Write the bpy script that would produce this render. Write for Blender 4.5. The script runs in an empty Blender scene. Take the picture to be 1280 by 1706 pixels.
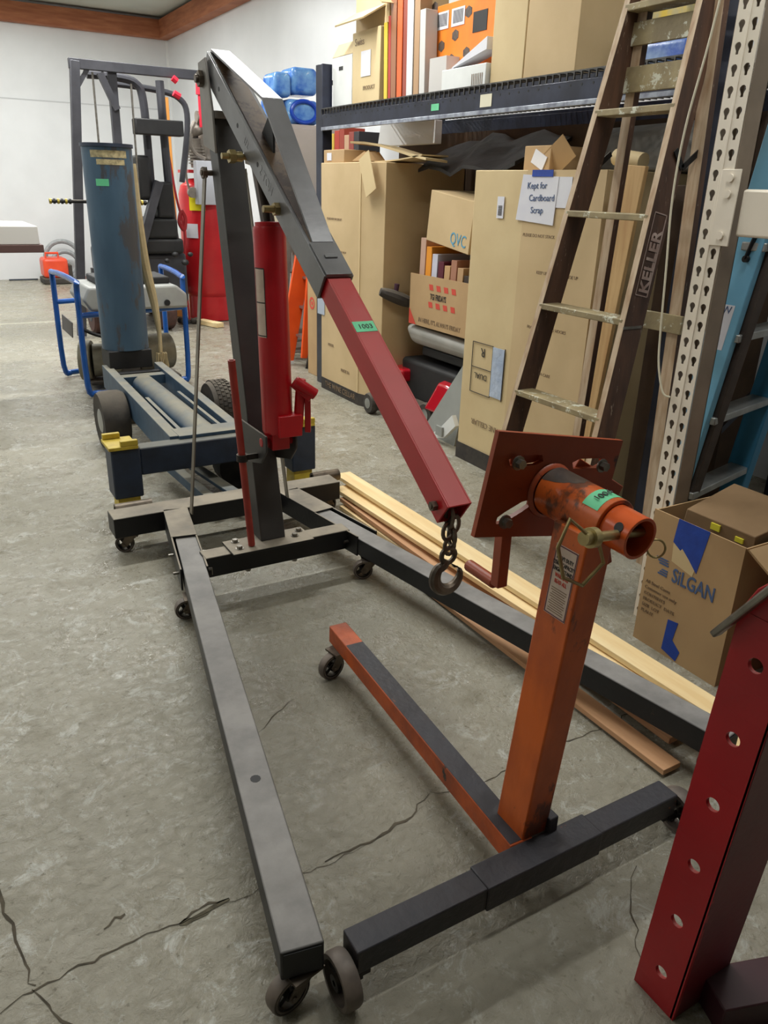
import bpy, bmesh, math, random
from mathutils import Vector, Matrix
random.seed(7)
V = Vector
SC = bpy.context.scene
COL = SC.collection

# ---------------------------------------------------------------- camera
cam = bpy.data.cameras.new('camera')
co = bpy.data.objects.new('camera', cam); COL.objects.link(co)
cam.sensor_fit = 'VERTICAL'; cam.sensor_height = 36.0
cam.lens = 36.0 * 1300 / 1706
cam.clip_start = 0.05; cam.clip_end = 100
def cam_axes(pitch=22.5, roll=1.8, yaw=-30.75555630872629):
    th, ro, ya = map(math.radians, (pitch, roll, yaw))
    f = V((0, math.cos(th), -math.sin(th))); r = V((1, 0, 0)); d = -r.cross(f)
    ix = math.cos(ro) * r - math.sin(ro) * d
    iy = math.sin(ro) * r + math.cos(ro) * d
    R = Matrix.Rotation(ya, 3, 'Z')
    return R @ f, R @ ix, R @ iy
f_, ix_, iy_ = cam_axes()
m = Matrix((ix_, -iy_, -f_)).transposed().to_4x4()
m.translation = V((0, 0, 1.5))
co.matrix_world = m
SC.camera = co

# ---------------------------------------------------------------- view + light
SC.view_settings.view_transform = 'Standard'
SC.view_settings.look = 'None'
SC.view_settings.exposure = 0.0
SC.view_settings.gamma = 1.0
SC.view_settings.use_curve_mapping = False
w = bpy.data.worlds.new('world'); SC.world = w; w.use_nodes = True
bg = w.node_tree.nodes['Background']
bg.inputs[0].default_value = (0.75, 0.85, 1, 1); bg.inputs[1].default_value = 0.05

def area(name, loc, sx, sy, power, color=(0.99, 1.0, 0.97), rot=(0, 0, 0)):
    l = bpy.data.lights.new(name, 'AREA'); l.shape = 'RECTANGLE'
    l.size = sx; l.size_y = sy; l.energy = power; l.color = color
    o = bpy.data.objects.new(name, l); COL.objects.link(o)
    o.location = loc; o.rotation_euler = rot
    return o
CEIL = 3.85
LAMPS = [(1.8, 1.25, 50), (1.6, 4.9, 108), (1.4, 8.1, 150), (1.4, 11.4, 118), (-3.2, 1.3, 14), (-3.2, 4.9, 60), (-3.2, 8.1, 95), (-3.2, 11.4, 112)]
for (lx, ly, pw) in LAMPS:
    area('ceiling_lamp_light', (lx, ly, CEIL - 0.13), 2.5, 0.12, pw)

# ---------------------------------------------------------------- materials
def srgb(r, g, b):
    f = lambda c: (c / 255 / 12.92) if c / 255 <= 0.04045 else ((c / 255 + 0.055) / 1.055) ** 2.4
    return (f(r), f(g), f(b), 1)
MATS = {}
def mat(name, c1, c2=None, scale=8, rough=0.6, metal=0.0, bump=0.0, bscale=60, dust=0.0, dustc=(150, 140, 122),
        speck=None, speckt=0.62, speckscale=18, spec=0.5, stretch=None, emit=0, coat=0, alpha=1):
    if name in MATS: return MATS[name]
    mt = bpy.data.materials.new(name); mt.use_nodes = True
    nt = mt.node_tree; N = nt.nodes; L = nt.links
    b = N['Principled BSDF']
    b.inputs['Roughness'].default_value = rough; b.inputs['Metallic'].default_value = metal
    b.inputs['Specular IOR Level'].default_value = spec
    if coat: b.inputs['Coat Weight'].default_value = coat
    if alpha < 1: b.inputs['Alpha'].default_value = alpha
    tc = N.new('ShaderNodeTexCoord'); vec = tc.outputs['Object']
    if stretch:
        mp = N.new('ShaderNodeMapping'); mp.inputs['Scale'].default_value = stretch
        L.new(vec, mp.inputs[0]); vec = mp.outputs[0]
    def noise(s, d=5, r=0.55):
        n = N.new('ShaderNodeTexNoise'); n.inputs['Scale'].default_value = s
        n.inputs['Detail'].default_value = d; n.inputs['Roughness'].default_value = r
        L.new(vec, n.inputs['Vector']); return n
    def ramp(src, a, c):
        m_ = N.new('ShaderNodeMapRange'); m_.inputs[1].default_value = a; m_.inputs[2].default_value = c
        L.new(src, m_.inputs[0]); return m_.outputs[0]
    def mix(fac, A, B):
        x = N.new('ShaderNodeMix'); x.data_type = 'RGBA'
        if isinstance(fac, float): x.inputs[0].default_value = fac
        else: L.new(fac, x.inputs[0])
        for i, s in ((6, A), (7, B)):
            if isinstance(s, tuple): x.inputs[i].default_value = s
            else: L.new(s, x.inputs[i])
        return x.outputs[2]
    cur = srgb(*c1)
    if c2: cur = mix(ramp(noise(scale).outputs[0], 0.35, 0.65), cur, srgb(*c2))
    if speck: cur = mix(ramp(noise(speckscale, 6, 0.7).outputs[0], speckt, speckt + 0.04), cur, srgb(*speck))
    if dust:
        g = N.new('ShaderNodeNewGeometry'); s = N.new('ShaderNodeSeparateXYZ'); L.new(g.outputs['Normal'], s.inputs[0])
        k = N.new('ShaderNodeMath'); k.operation = 'MULTIPLY'
        L.new(ramp(s.outputs[2], 0.35, 0.9), k.inputs[0])
        nz = N.new('ShaderNodeMapRange'); nz.inputs[1].default_value = 0.3; nz.inputs[2].default_value = 0.6
        nz.inputs[3].default_value = dust * 0.45; nz.inputs[4].default_value = dust
        L.new(noise(5, 6, 0.6).outputs[0], nz.inputs[0]); L.new(nz.outputs[0], k.inputs[1])
        cur = mix(k.outputs[0], cur, srgb(*dustc))
        rr = N.new('ShaderNodeMapRange'); rr.inputs[3].default_value = rough; rr.inputs[4].default_value = max(rough, 0.8)
        L.new(k.outputs[0], rr.inputs[0]); L.new(rr.outputs[0], b.inputs['Roughness'])
    if isinstance(cur, tuple): b.inputs['Base Color'].default_value = cur
    else: L.new(cur, b.inputs['Base Color'])
    if bump:
        bp = N.new('ShaderNodeBump'); bp.inputs['Strength'].default_value = bump; bp.inputs['Distance'].default_value = 0.01
        L.new(noise(bscale, 4).outputs[0], bp.inputs['Height']); L.new(bp.outputs[0], b.inputs['Normal'])
    if emit:
        b.inputs['Emission Color'].default_value = srgb(*c1); b.inputs['Emission Strength'].default_value = emit
    MATS[name] = mt
    return mt
blk = mat('black_paint_dusty', (26, 26, 30), (18, 18, 21), 6, 0.45, 0.1, 0.1, 40, dust=1.0, dustc=(150, 147, 144), speck=(70, 55, 42), speckt=0.66)
blkb = mat('black_frame_dusty', (24, 23, 25), (17, 17, 19), 6, 0.45, 0.1, 0.1, 40, dust=1.0, dustc=(156, 146, 130))
blk2 = mat('boom_grey_paint', (130, 130, 132), (108, 107, 108), 4, 0.32, 0.4, 0.05, 30)
rusty = mat('rusty_boom_top', (120, 98, 74), (96, 74, 54), 4, 0.5, 0.2, 0.05, 30, speck=(70, 46, 32), speckt=0.5, speckscale=4)
blkp = mat('black_plain', (20, 20, 22), (30, 29, 30), 9, 0.6)
mastm = mat('mast_paint', (70, 68, 66), (52, 50, 50), 3, 0.45, 0.2, 0.05, 30, dust=0.5)
red = mat('red_gloss_paint', (186, 26, 36), (170, 22, 30), 3, 0.28, 0, 0.02, 30, dust=0.6, dustc=(150, 84, 76), speck=(120, 60, 50), speckt=0.7)
redram = mat('red_ram_paint', (190, 24, 34), (168, 20, 28), 4, 0.3, 0, 0.03, 20)
reddull = mat('dull_red_paint', (160, 52, 40), (140, 42, 34), 12, 0.5, 0, 0.03)
redpress = mat('press_red_paint', (170, 24, 32), (150, 22, 30), 2.5, 0.35, 0, 0.06, 12, dust=0.5, dustc=(170, 110, 100), speck=(130, 70, 66), speckt=0.68, speckscale=10)
orange = mat('orange_worn_paint', (214, 102, 36), (158, 68, 28), 6, 0.36, 0, 0.1, 25, speck=(104, 56, 34), speckt=0.53, speckscale=5, stretch=(1, 1, 0.5))
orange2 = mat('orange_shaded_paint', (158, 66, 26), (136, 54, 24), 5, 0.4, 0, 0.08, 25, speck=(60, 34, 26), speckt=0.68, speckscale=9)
orblk = mat('black_over_orange_paint', (38, 38, 44), (48, 42, 44), 8, 0.45, 0.1, 0.3, 30, speck=(150, 76, 44), speckt=0.66, speckscale=16, dust=0.4, dustc=(66, 66, 74))
orleg = mat('worn_orange_leg_paint', (196, 88, 34), (150, 66, 30), 10, 0.5, 0, 0.2, 30, speck=(46, 38, 36), speckt=0.64, speckscale=9)
steel = mat('bare_steel', (150, 146, 138), (118, 112, 104), 20, 0.35, 0.9, 0.05)
dsteel = mat('dirty_steel', (120, 108, 94), (84, 76, 68), 20, 0.45, 0.7, 0.1)
brass = mat('yellow_zinc', (176, 160, 112), (140, 122, 84), 14, 0.35, 0.8)
iron = mat('cast_iron', (56, 52, 50), (34, 32, 32), 14, 0.5, 0.6, 0.1, dust=0.3)
caster_tread = mat('caster_tread', (120, 108, 98), (92, 84, 78), 16, 0.55, 0.2, 0.05)
bluem = mat('faded_blue_paint', (66, 90, 112), (52, 74, 96), 14, 0.5, 0.1, 0.06, 60, speck=(98, 84, 72), speckt=0.66, speckscale=8, dust=0.85, dustc=(150, 144, 126))
bluet = mat('blue_tube_paint', (74, 100, 122), (60, 84, 106), 5, 0.45, 0.1, 0.08, 40, speck=(72, 74, 80), speckt=0.56, speckscale=6, stretch=(1, 1, 0.3))
bluef = mat('blue_frame_paint', (24, 92, 178), (20, 80, 160), 6, 0.25)
navy = mat('dark_blue_paint', (46, 58, 78), (36, 44, 58), 8, 0.5, 0.1, 0.05, dust=0.7, dustc=(130, 128, 114))
yel = mat('yellow_paint', (206, 182, 60), (176, 150, 52), 14, 0.5, 0, 0.1, speck=(110, 98, 60), speckt=0.66)
rubber = mat('rubber', (50, 47, 44), (66, 60, 54), 12, 0.8, 0, 0.2, 40, dust=0.6, dustc=(112, 102, 88))
card = mat('cardboard', (206, 180, 138), (196, 170, 128), 3, 0.75, 0, 0.03, 40)
card2 = mat('cardboard_brown', (186, 154, 112), (176, 144, 104), 4, 0.78, 0, 0.04, 40)
card3 = mat('cardboard_pale', (214, 192, 148), (204, 180, 136), 3, 0.75, 0, 0.03, 40)
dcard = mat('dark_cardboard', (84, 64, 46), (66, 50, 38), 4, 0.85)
dusty = mat('dusty_cardboard', (140, 112, 80), (126, 100, 70), 4, 0.9, 0, 0.05, 40)
white = mat('white_plastic', (226, 228, 226), (214, 216, 214), 4, 0.5)
paper = mat('white_paper', (226, 226, 232), (216, 216, 226), 6, 0.8)
label_m = mat('aged_label', (206, 186, 168), (194, 172, 158), 30, 0.6)
green = mat('green_tape', (106, 204, 152), (96, 190, 140), 8, 0.6)
btape = mat('blue_tape', (28, 70, 168), (24, 60, 150), 18, 0.65, 0, 0.1, 60)
ink = mat('black_ink', (50, 46, 44), rough=0.7)
rink = mat('red_ink', (206, 74, 58), rough=0.7)
bink = mat('blue_ink', (74, 96, 136), rough=0.7)
cyan = mat('cyan_ink', (92, 158, 190), rough=0.7)
grayink = mat('grey_ink', (128, 106, 82), rough=0.7)
silverink = mat('silver_ink', (146, 146, 150), rough=0.5)
pine = mat('pine_wood', (250, 226, 176), (238, 206, 150), 2.2, 0.6, 0, 0.04, 60, stretch=(14, 1.2, 14), speck=(190, 140, 84), speckt=0.70, speckscale=5)
pine2 = mat('pine_wood_red', (206, 160, 120), (188, 140, 100), 2.2, 0.65, 0, 0.04, 60, stretch=(14, 1.2, 14))
brownwood = mat('brown_stained_wood', (96, 68, 52), (70, 50, 40), 4, 0.55, 0, 0.1, 30, stretch=(6, 6, 1), speck=(160, 142, 122), speckt=0.63, speckscale=14)
edgewood = mat('worn_wood_edge', (206, 184, 156), (172, 140, 108), 6, 0.6, 0, 0.1, stretch=(6, 6, 1))
stepwood = mat('paint_splattered_wood', (172, 156, 118), (140, 126, 96), 9, 0.6, 0, 0.15, speck=(214, 214, 196), speckt=0.56, speckscale=22)
beamwood = mat('reddish_beam_wood', (176, 112, 76), (150, 88, 58), 3, 0.7, 0, 0.05, stretch=(1, 1, 8))
navyrack = mat('rack_black_paint', (50, 54, 70), (38, 40, 52), 8, 0.3, 0.4, 0.02)
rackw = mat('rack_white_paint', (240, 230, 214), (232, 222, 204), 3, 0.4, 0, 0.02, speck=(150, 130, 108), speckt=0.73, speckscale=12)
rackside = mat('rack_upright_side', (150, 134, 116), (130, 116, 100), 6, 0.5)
ltblue = mat('blue_fibreglass', (126, 186, 216), (108, 170, 204), 3, 0.4)
alum = mat('aluminium', (176, 178, 176), (150, 152, 150), 10, 0.35, 0.7)
orf = mat('orange_fibreglass', (238, 92, 34), (222, 80, 30), 4, 0.4)
yorf = mat('amber_fibreglass', (226, 158, 78), (214, 146, 70), 4, 0.4)
greysheet = mat('grey_plastic_sheet', (150, 152, 148), (138, 140, 136), 4, 0.4)
seatm = mat('grey_vinyl', (176, 174, 168), (160, 158, 152), 7, 0.5, 0, 0.05)
scred = mat('scooter_red', (182, 18, 36), rough=0.15, coat=0.6)
cabm = mat('grey_cabinet_paint', (186, 176, 172), (176, 168, 164), 3, 0.5)
creamm = mat('cream_panel', (226, 220, 196), rough=0.6)
bluepack = mat('blue_shrink_wrap', (46, 100, 190), (120, 170, 220), 9, 0.15, 0, 0.4, 14, speck=(220, 232, 244), speckt=0.64, speckscale=9)
wood_band = mat('black_band', (46, 42, 40), (64, 58, 52), 24, 0.8)

# floor: worn sealed concrete
def floor_mat():
    mt = bpy.data.materials.new('sealed_concrete'); mt.use_nodes = True
    nt = mt.node_tree; N = nt.nodes; L = nt.links; b = N['Principled BSDF']
    tc = N.new('ShaderNodeTexCoord')
    def noise(s, d=6, r=0.6, dist=0):
        n = N.new('ShaderNodeTexNoise'); n.inputs['Scale'].default_value = s; n.inputs['Detail'].default_value = d
        n.inputs['Roughness'].default_value = r; n.inputs['Distortion'].default_value = dist
        L.new(tc.outputs['Object'], n.inputs['Vector']); return n.outputs[0]
    def rng(src, a, c, lo=0, hi=1):
        m_ = N.new('ShaderNodeMapRange')
        for i, v in zip((1, 2, 3, 4), (a, c, lo, hi)): m_.inputs[i].default_value = v
        L.new(src, m_.inputs[0]); return m_.outputs[0]
    def mix(fac, A, B):
        x = N.new('ShaderNodeMix'); x.data_type = 'RGBA'; L.new(fac, x.inputs[0])
        for i, s in ((6, A), (7, B)):
            if isinstance(s, tuple): x.inputs[i].default_value = s
            else: L.new(s, x.inputs[i])
        return x.outputs[2]
    c = mix(rng(noise(1.1), 0.35, 0.68), srgb(154, 149, 134), srgb(142, 137, 121))
    c = mix(rng(noise(9, 8, 0.65, 0.4), 0.5, 0.72), c, srgb(126, 120, 102))
    c = mix(rng(noise(11, 10, 0.8, 0.8), 0.54, 0.62), c, srgb(178, 177, 168))  # pale speckle imitates glare patches, painted into the base colour
    c = mix(rng(noise(0.5, 3, 0.5), 0.55, 0.75), c, srgb(128, 124, 110))
    c = mix(rng(noise(60, 3), 0.62, 0.72), c, srgb(112, 106, 90))
    L.new(c, b.inputs['Base Color'])
    L.new(rng(noise(5.5, 10, 0.75, 0.6), 0.40, 0.60, 0.55, 0.14), b.inputs['Roughness'])
    b.inputs['Specular IOR Level'].default_value = 0.5
    bp = N.new('ShaderNodeBump'); bp.inputs['Strength'].default_value = 0.9; bp.inputs['Distance'].default_value = 0.008
    L.new(noise(34, 8, 0.65, 0.5), bp.inputs['Height'])
    bp2 = N.new('ShaderNodeBump'); bp2.inputs['Strength'].default_value = 0.4; bp2.inputs['Distance'].default_value = 0.02
    L.new(noise(4, 4, 0.6, 0.3), bp2.inputs['Height']); L.new(bp.outputs[0], bp2.inputs['Normal'])
    L.new(bp2.outputs[0], b.inputs['Normal'])
    return mt
floorm = floor_mat()
wallm = mat('white_wall_panel', (226, 228, 230), (220, 222, 224), 2, 0.35, 0, 0.04, 1.5)
ceilm = mat('ceiling_paint', (196, 198, 188), (186, 188, 178), 1, 0.8)
crackm = mat('crack_dark', (62, 56, 46), (88, 80, 66), 30, 0.95)
jointm = mat('floor_joint', (186, 184, 168), rough=0.8)

# ---------------------------------------------------------------- geometry helper
class G:
    def __init__(s): s.bm = bmesh.new()
    def face(s, pts):
        return s.bm.faces.new([s.bm.verts.new(V(p)) for p in pts])
    def hexa(s, p):   # 8 points: bottom 4, top 4
        v = [s.bm.verts.new(V(q)) for q in p]
        for f in ((3, 2, 1, 0), (4, 5, 6, 7), (0, 1, 5, 4), (1, 2, 6, 5), (2, 3, 7, 6), (3, 0, 4, 7)):
            s.bm.faces.new([v[i] for i in f])
        return s
    def box(s, x0, x1, y0, y1, z0, z1):
        return s.hexa([(x0, y0, z0), (x1, y0, z0), (x1, y1, z0), (x0, y1, z0), (x0, y0, z1), (x1, y0, z1), (x1, y1, z1), (x0, y1, z1)])
    def obox(s, c, a, b, d):   # centre and three half-vectors
        c, a, b, d = V(c), V(a), V(b), V(d)
        return s.hexa([c - a - b - d, c + a - b - d, c + a + b - d, c - a + b - d, c - a - b + d, c + a - b + d, c + a + b + d, c - a + b + d])
    def bar(s, p0, p1, wd, ht, up=(0, 0, 1)):
        p0, p1 = V(p0), V(p1); d = (p1 - p0).normalized(); u = V(up)
        r = d.cross(u).normalized(); u = r.cross(d).normalized()
        return s.obox((p0 + p1) / 2, r * wd / 2, (p1 - p0) / 2, u * ht / 2)
    def prism(s, pts, ext):
        ext = V(ext); a = [s.bm.verts.new(V(p)) for p in pts]; b = [s.bm.verts.new(V(p) + ext) for p in pts]
        n = len(pts); s.bm.faces.new(a[::-1]); s.bm.faces.new(b)
        for i in range(n): s.bm.faces.new((a[i], a[(i + 1) % n], b[(i + 1) % n], b[i]))
        return s
    def ring(s, c, u, v, r, n):
        return [s.bm.verts.new(V(c) + r * (math.cos(2 * math.pi * i / n) * u + math.sin(2 * math.pi * i / n) * v)) for i in range(n)]
    def skin(s, rings, cap=True, close=False):
        n = len(rings[0]); m_ = len(rings)
        for k in range(m_ if close else m_ - 1):
            A, B = rings[k], rings[(k + 1) % m_]
            for i in range(n): s.bm.faces.new((A[i], A[(i + 1) % n], B[(i + 1) % n], B[i]))
        if cap and not close:
            s.bm.faces.new(rings[0][::-1]); s.bm.faces.new(rings[-1])
        return s
    def lathe(s, c, axis, prof, n=20, cap=True):
        ax = V(axis).normalized(); u = ax.orthogonal().normalized(); v = ax.cross(u)
        return s.skin([s.ring(V(c) + ax * h, u, v, max(r, 1e-4), n) for r, h in prof], cap)
    def cyl(s, p0, p1, r, r1=None, n=16, cap=True):
        p0, p1 = V(p0), V(p1); L_ = (p1 - p0).length
        return s.lathe(p0, p1 - p0, [(r, 0), (r if r1 is None else r1, L_)], n, cap)
    def pipe(s, p0, p1, ro, ri, n=24):   # hollow
        p0, p1 = V(p0), V(p1); L_ = (p1 - p0).length; ax = (p1 - p0).normalized(); u = ax.orthogonal().normalized(); v = ax.cross(u)
        rs = [s.ring(p0, u, v, ro, n), s.ring(p1, u, v, ro, n), s.ring(p1, u, v, ri, n), s.ring(p0, u, v, ri, n)]
        return s.skin(rs, False, True)
    def tube(s, pts, r, n=8, smooth=0, cap=True, close=False):
        P = [V(p) for p in pts]
        if smooth:
            Q = []
            m_ = len(P)
            for i in range(m_ if close else m_ - 1):
                if close: p0, p1, p2, p3 = P[i - 1], P[i], P[(i + 1) % m_], P[(i + 2) % m_]
                else: p0, p1, p2, p3 = P[max(i - 1, 0)], P[i], P[i + 1], P[min(i + 2, m_ - 1)]
                for k in range(smooth):
                    t = k / smooth
                    Q.append(0.5 * ((2 * p1) + (p2 - p0) * t + (2 * p0 - 5 * p1 + 4 * p2 - p3) * t * t + (3 * p1 - p0 - 3 * p2 + p3) * t ** 3))
            if not close: Q.append(P[-1])
            P = Q
        rings = []; u = None; m_ = len(P)
        for i in range(m_):
            if close: t = (P[(i + 1) % m_] - P[i - 1]).normalized()
            else: t = (P[min(i + 1, m_ - 1)] - P[max(i - 1, 0)]).normalized()
            u = t.orthogonal() if u is None else u - t * u.dot(t)
            u.normalize(); rings.append(s.ring(P[i], u, t.cross(u), r if not callable(r) else r(i / (m_ - 1)), n))
        return s.skin(rings, cap, close)
    def ball(s, c, rx, ry=None, rz=None, n=12, m_=8):
        ry = ry or rx; rz = rz or rx; c = V(c); rings = []
        for k in range(m_ + 1):
            th = math.pi * k / m_; rr = max(math.sin(th), 1e-3)
            rings.append([s.bm.verts.new(c + V((rx * rr * math.cos(2 * math.pi * i / n), ry * rr * math.sin(2 * math.pi * i / n), -rz * math.cos(th)))) for i in range(n)])
        return s.skin(rings, True)
    def cells(s, cells, n_, depth):
        """cells: list of (centre, u, v, half_w, half_h, hole polygon [(a,b)]); flat plate with real holes, thickness depth along -n_"""
        n_ = V(n_).normalized() * depth
        for c, u, v, hw, hh, hole in cells:
            c, u, v = V(c), V(u).normalized(), V(v).normalized()
            if not hole:
                s.obox(c - n_ / 2, u * hw, v * hh, n_ / 2); continue
            angs = sorted(set([round(2 * math.pi * k / 20, 5) for k in range(20)] + [round(math.atan2(b * hh, a * hw) % (2 * math.pi), 5) for a in (-1, 1) for b in (-1, 1)]))
            out, inn = [], []
            for a in angs:
                dx, dy = math.cos(a), math.sin(a)
                t = min(hw / abs(dx) if abs(dx) > 1e-9 else 1e9, hh / abs(dy) if abs(dy) > 1e-9 else 1e9)
                out.append((dx * t, dy * t))
                best = 0
                for i in range(len(hole)):
                    x1, y1 = hole[i]; x2, y2 = hole[(i + 1) % len(hole)]
                    den = dx * (y2 - y1) - dy * (x2 - x1)
                    if abs(den) < 1e-12: continue
                    tt = (x1 * (y2 - y1) - y1 * (x2 - x1)) / den; q = (x1 * dy - y1 * dx) / den
                    if tt > 0 and -1e-6 <= q <= 1 + 1e-6: best = max(best, tt)
                inn.append((dx * best, dy * best))
            mk_ = lambda L_, off: [s.bm.verts.new(c + u * a + v * b - off) for a, b in L_]
            z = V((0, 0, 0)); R = [mk_(out, n_), mk_(out, z), mk_(inn, z), mk_(inn, n_)]
            s.skin(R, False, True)
        return s
def poly(n, rx, ry=None, ph=0):
    ry = ry or rx
    return [(rx * math.cos(2 * math.pi * i / n + ph), ry * math.sin(2 * math.pi * i / n + ph)) for i in range(n)]
def slotp(hl, r):
    return [(hl + r * math.cos(a), r * math.sin(a)) for a in [math.radians(x) for x in range(-90, 91, 30)]] + [(-hl + r * math.cos(a), r * math.sin(a)) for a in [math.radians(x) for x in range(90, 271, 30)]]

def mks(name, g, mt, root=None, **k):
    """one object per separate piece of g (pieces whose boxes touch stay together)"""
    bm = g.bm; bm.verts.ensure_lookup_table(); seen = set(); isl = []
    for v in bm.verts:
        if v in seen: continue
        st_, comp = [v], set([v])
        while st_:
            a = st_.pop()
            for e in a.link_edges:
                o = e.other_vert(a)
                if o not in comp: comp.add(o); st_.append(o)
        seen |= comp
        lo = [min(q.co[i] for q in comp) - 1e-4 for i in range(3)]; hi = [max(q.co[i] for q in comp) + 1e-4 for i in range(3)]
        isl.append([comp, lo, hi])
    ch = True
    while ch:
        ch = False
        for a in range(len(isl)):
            for b in range(a + 1, len(isl)):
                if all(isl[a][1][i] <= isl[b][2][i] and isl[b][1][i] <= isl[a][2][i] for i in range(3)):
                    isl[a] = [isl[a][0] | isl[b][0], [min(p, q) for p, q in zip(isl[a][1], isl[b][1])], [max(p, q) for p, q in zip(isl[a][2], isl[b][2])]]
                    del isl[b]; ch = True; break
            if ch: break
    out = []
    for comp, lo, hi in isl:
        g2 = G(); mp = {v: g2.bm.verts.new(v.co) for v in comp}
        for f in bm.faces:
            if f.verts[0] in mp: g2.bm.faces.new([mp[v] for v in f.verts])
        out.append(mk(name, g2, mt, root, **k))
    return out
def mk(name, g, mt, root=None, label=None, bevel=0, ang=35, kind=None):
    me = bpy.data.meshes.new(name); bm = g.bm
    org = V((0, 0, 0))
    if root is not None:
        r = root
        while r is not None: org += r.location; r = r.parent
    else:
        xs = [v.co for v in bm.verts]
        org = V(((min(v.x for v in xs) + max(v.x for v in xs)) / 2, (min(v.y for v in xs) + max(v.y for v in xs)) / 2, min(v.z for v in xs)))
    bmesh.ops.translate(bm, verts=bm.verts, vec=-org)
    bmesh.ops.recalc_face_normals(bm, faces=bm.faces)
    lim = math.radians(ang)
    for f in bm.faces: f.smooth = True
    for e in bm.edges:
        e.smooth = len(e.link_faces) == 2 and e.calc_face_angle(0) < lim
    bm.to_mesh(me); bm.free()
    me.materials.append(mt)
    o = bpy.data.objects.new(name, me); COL.objects.link(o)
    if root is not None: o.parent = root
    else: o.location = org
    if bevel:
        b = o.modifiers.new('bevel', 'BEVEL'); b.width = bevel; b.segments = 2 if bevel < 0.02 else 5; b.limit_method = 'ANGLE'; b.angle_limit = math.radians(40)
        b.harden_normals = False
    if label: o['label'] = label
    if kind: o['kind'] = kind
    return o
def tag(o, label, cat, group=None, kind=None):
    o['label'] = label; o['category'] = cat
    if group: o['group'] = group
    if kind: o['kind'] = kind
    return o
def thing(name, label, cat, loc, group=None):
    o = bpy.data.objects.new(name, None); COL.objects.link(o); o.location = loc; o.empty_display_size = 0.1
    return tag(o, label, cat, group)
def struct(name, g, mt, **k):
    return mk(name, g, mt, kind='structure', **k)
def text(name, body, o, right, up, size, mt, root=None, align='LEFT', sx=1.0, thick=0.0006, bold=0):
    """lettering lying in the plane spanned by right/up, starting at o"""
    cu = bpy.data.curves.new('tmp', 'FONT'); cu.body = body; cu.size = size; cu.align_x = align; cu.extrude = thick; cu.offset = bold
    cu.resolution_u = 3
    ob = bpy.data.objects.new('tmp', cu)
    me = bpy.data.meshes.new_from_object(ob)
    right, up = V(right).normalized(), V(up).normalized(); up = (up - right * up.dot(right)).normalized(); n_ = right.cross(up)
    org = V((0, 0, 0)); r = root
    while r is not None: org += r.location; r = r.parent
    for v in me.vertices: v.co = V(o) + right * v.co.x * sx + up * v.co.y + n_ * v.co.z - org
    me.name = name; me.materials.clear(); me.materials.append(mt)
    t = bpy.data.objects.new(name, me); COL.objects.link(t)
    if root is not None: t.parent = root
    bpy.data.objects.remove(ob); bpy.data.curves.remove(cu)
    return t

def lerp(a, b, t): return V(a) + (V(b) - V(a)) * t

# ================================================================ SETTING
XW, YB = 4.1, 14.02
XL, YF = -8.0, -9.0
struct('floor', G().box(XL, XW + 0.2, YF, YB + 0.2, -0.12, 0), floorm)
struct('wall_right', G().box(XW, XW + 0.15, YF, YB, 0, CEIL), wallm)
wb = struct('wall_back', G().box(XL, XW, YB, YB + 0.15, 0, CEIL), wallm)
mk('panel_seam', G().box(XL, XW, YB - 0.006, YB, 2.565, 2.58), mat('seam_grey', (196, 198, 200)), wb)
mk('corner_trim', G().box(XW - 0.035, XW, YB - 0.02, YB, 0, CEIL), mat('corner_white', (236, 238, 238), rough=0.4), wb)
struct('wall_left', G().box(XL - 0.15, XL, YF, YB, 0, CEIL), wallm)
struct('wall_front', G().box(XL, XW, YF - 0.15, YF, 0, CEIL), wallm)
struct('ceiling', G().box(XL, XW, YF, YB, CEIL, CEIL + 0.1), ceilm)
struct('trim_1', G().box(XL, XW - 0.001, YB - 0.16, YB, 3.55, 3.80), beamwood, bevel=0.004)
struct('trim_2', G().box(XW - 0.16, XW - 0.002, YF, YB - 0.16, 3.55, 3.80), beamwood, bevel=0.004)
lampm = mat('lamp_tube', (255, 250, 236), emit=6)
for i, (lx, ly, pw) in enumerate(LAMPS):
    lf = thing('ceiling_lamp', '%s strip lamp of the ceiling row on the %s side' % (('nearest', 'second', 'third', 'farthest')[i % 4], 'rack' if i < 4 else 'open'), 'lamp', (lx, ly, CEIL - 0.12), 'ceiling lamps out of the photograph')
    mk('housing', G().box(lx - 1.3, lx + 1.3, ly - 0.14, ly + 0.14, CEIL - 0.10, CEIL), white, lf)
    for s_ in (-1, 1):
        mk('lamp_tube', G().cyl((lx - 1.25, ly + s_ * 0.06, CEIL - 0.115), (lx + 1.25, ly + s_ * 0.06, CEIL - 0.115), 0.013, n=8), lampm, lf)
FL = bpy.data.objects['floor']
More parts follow.
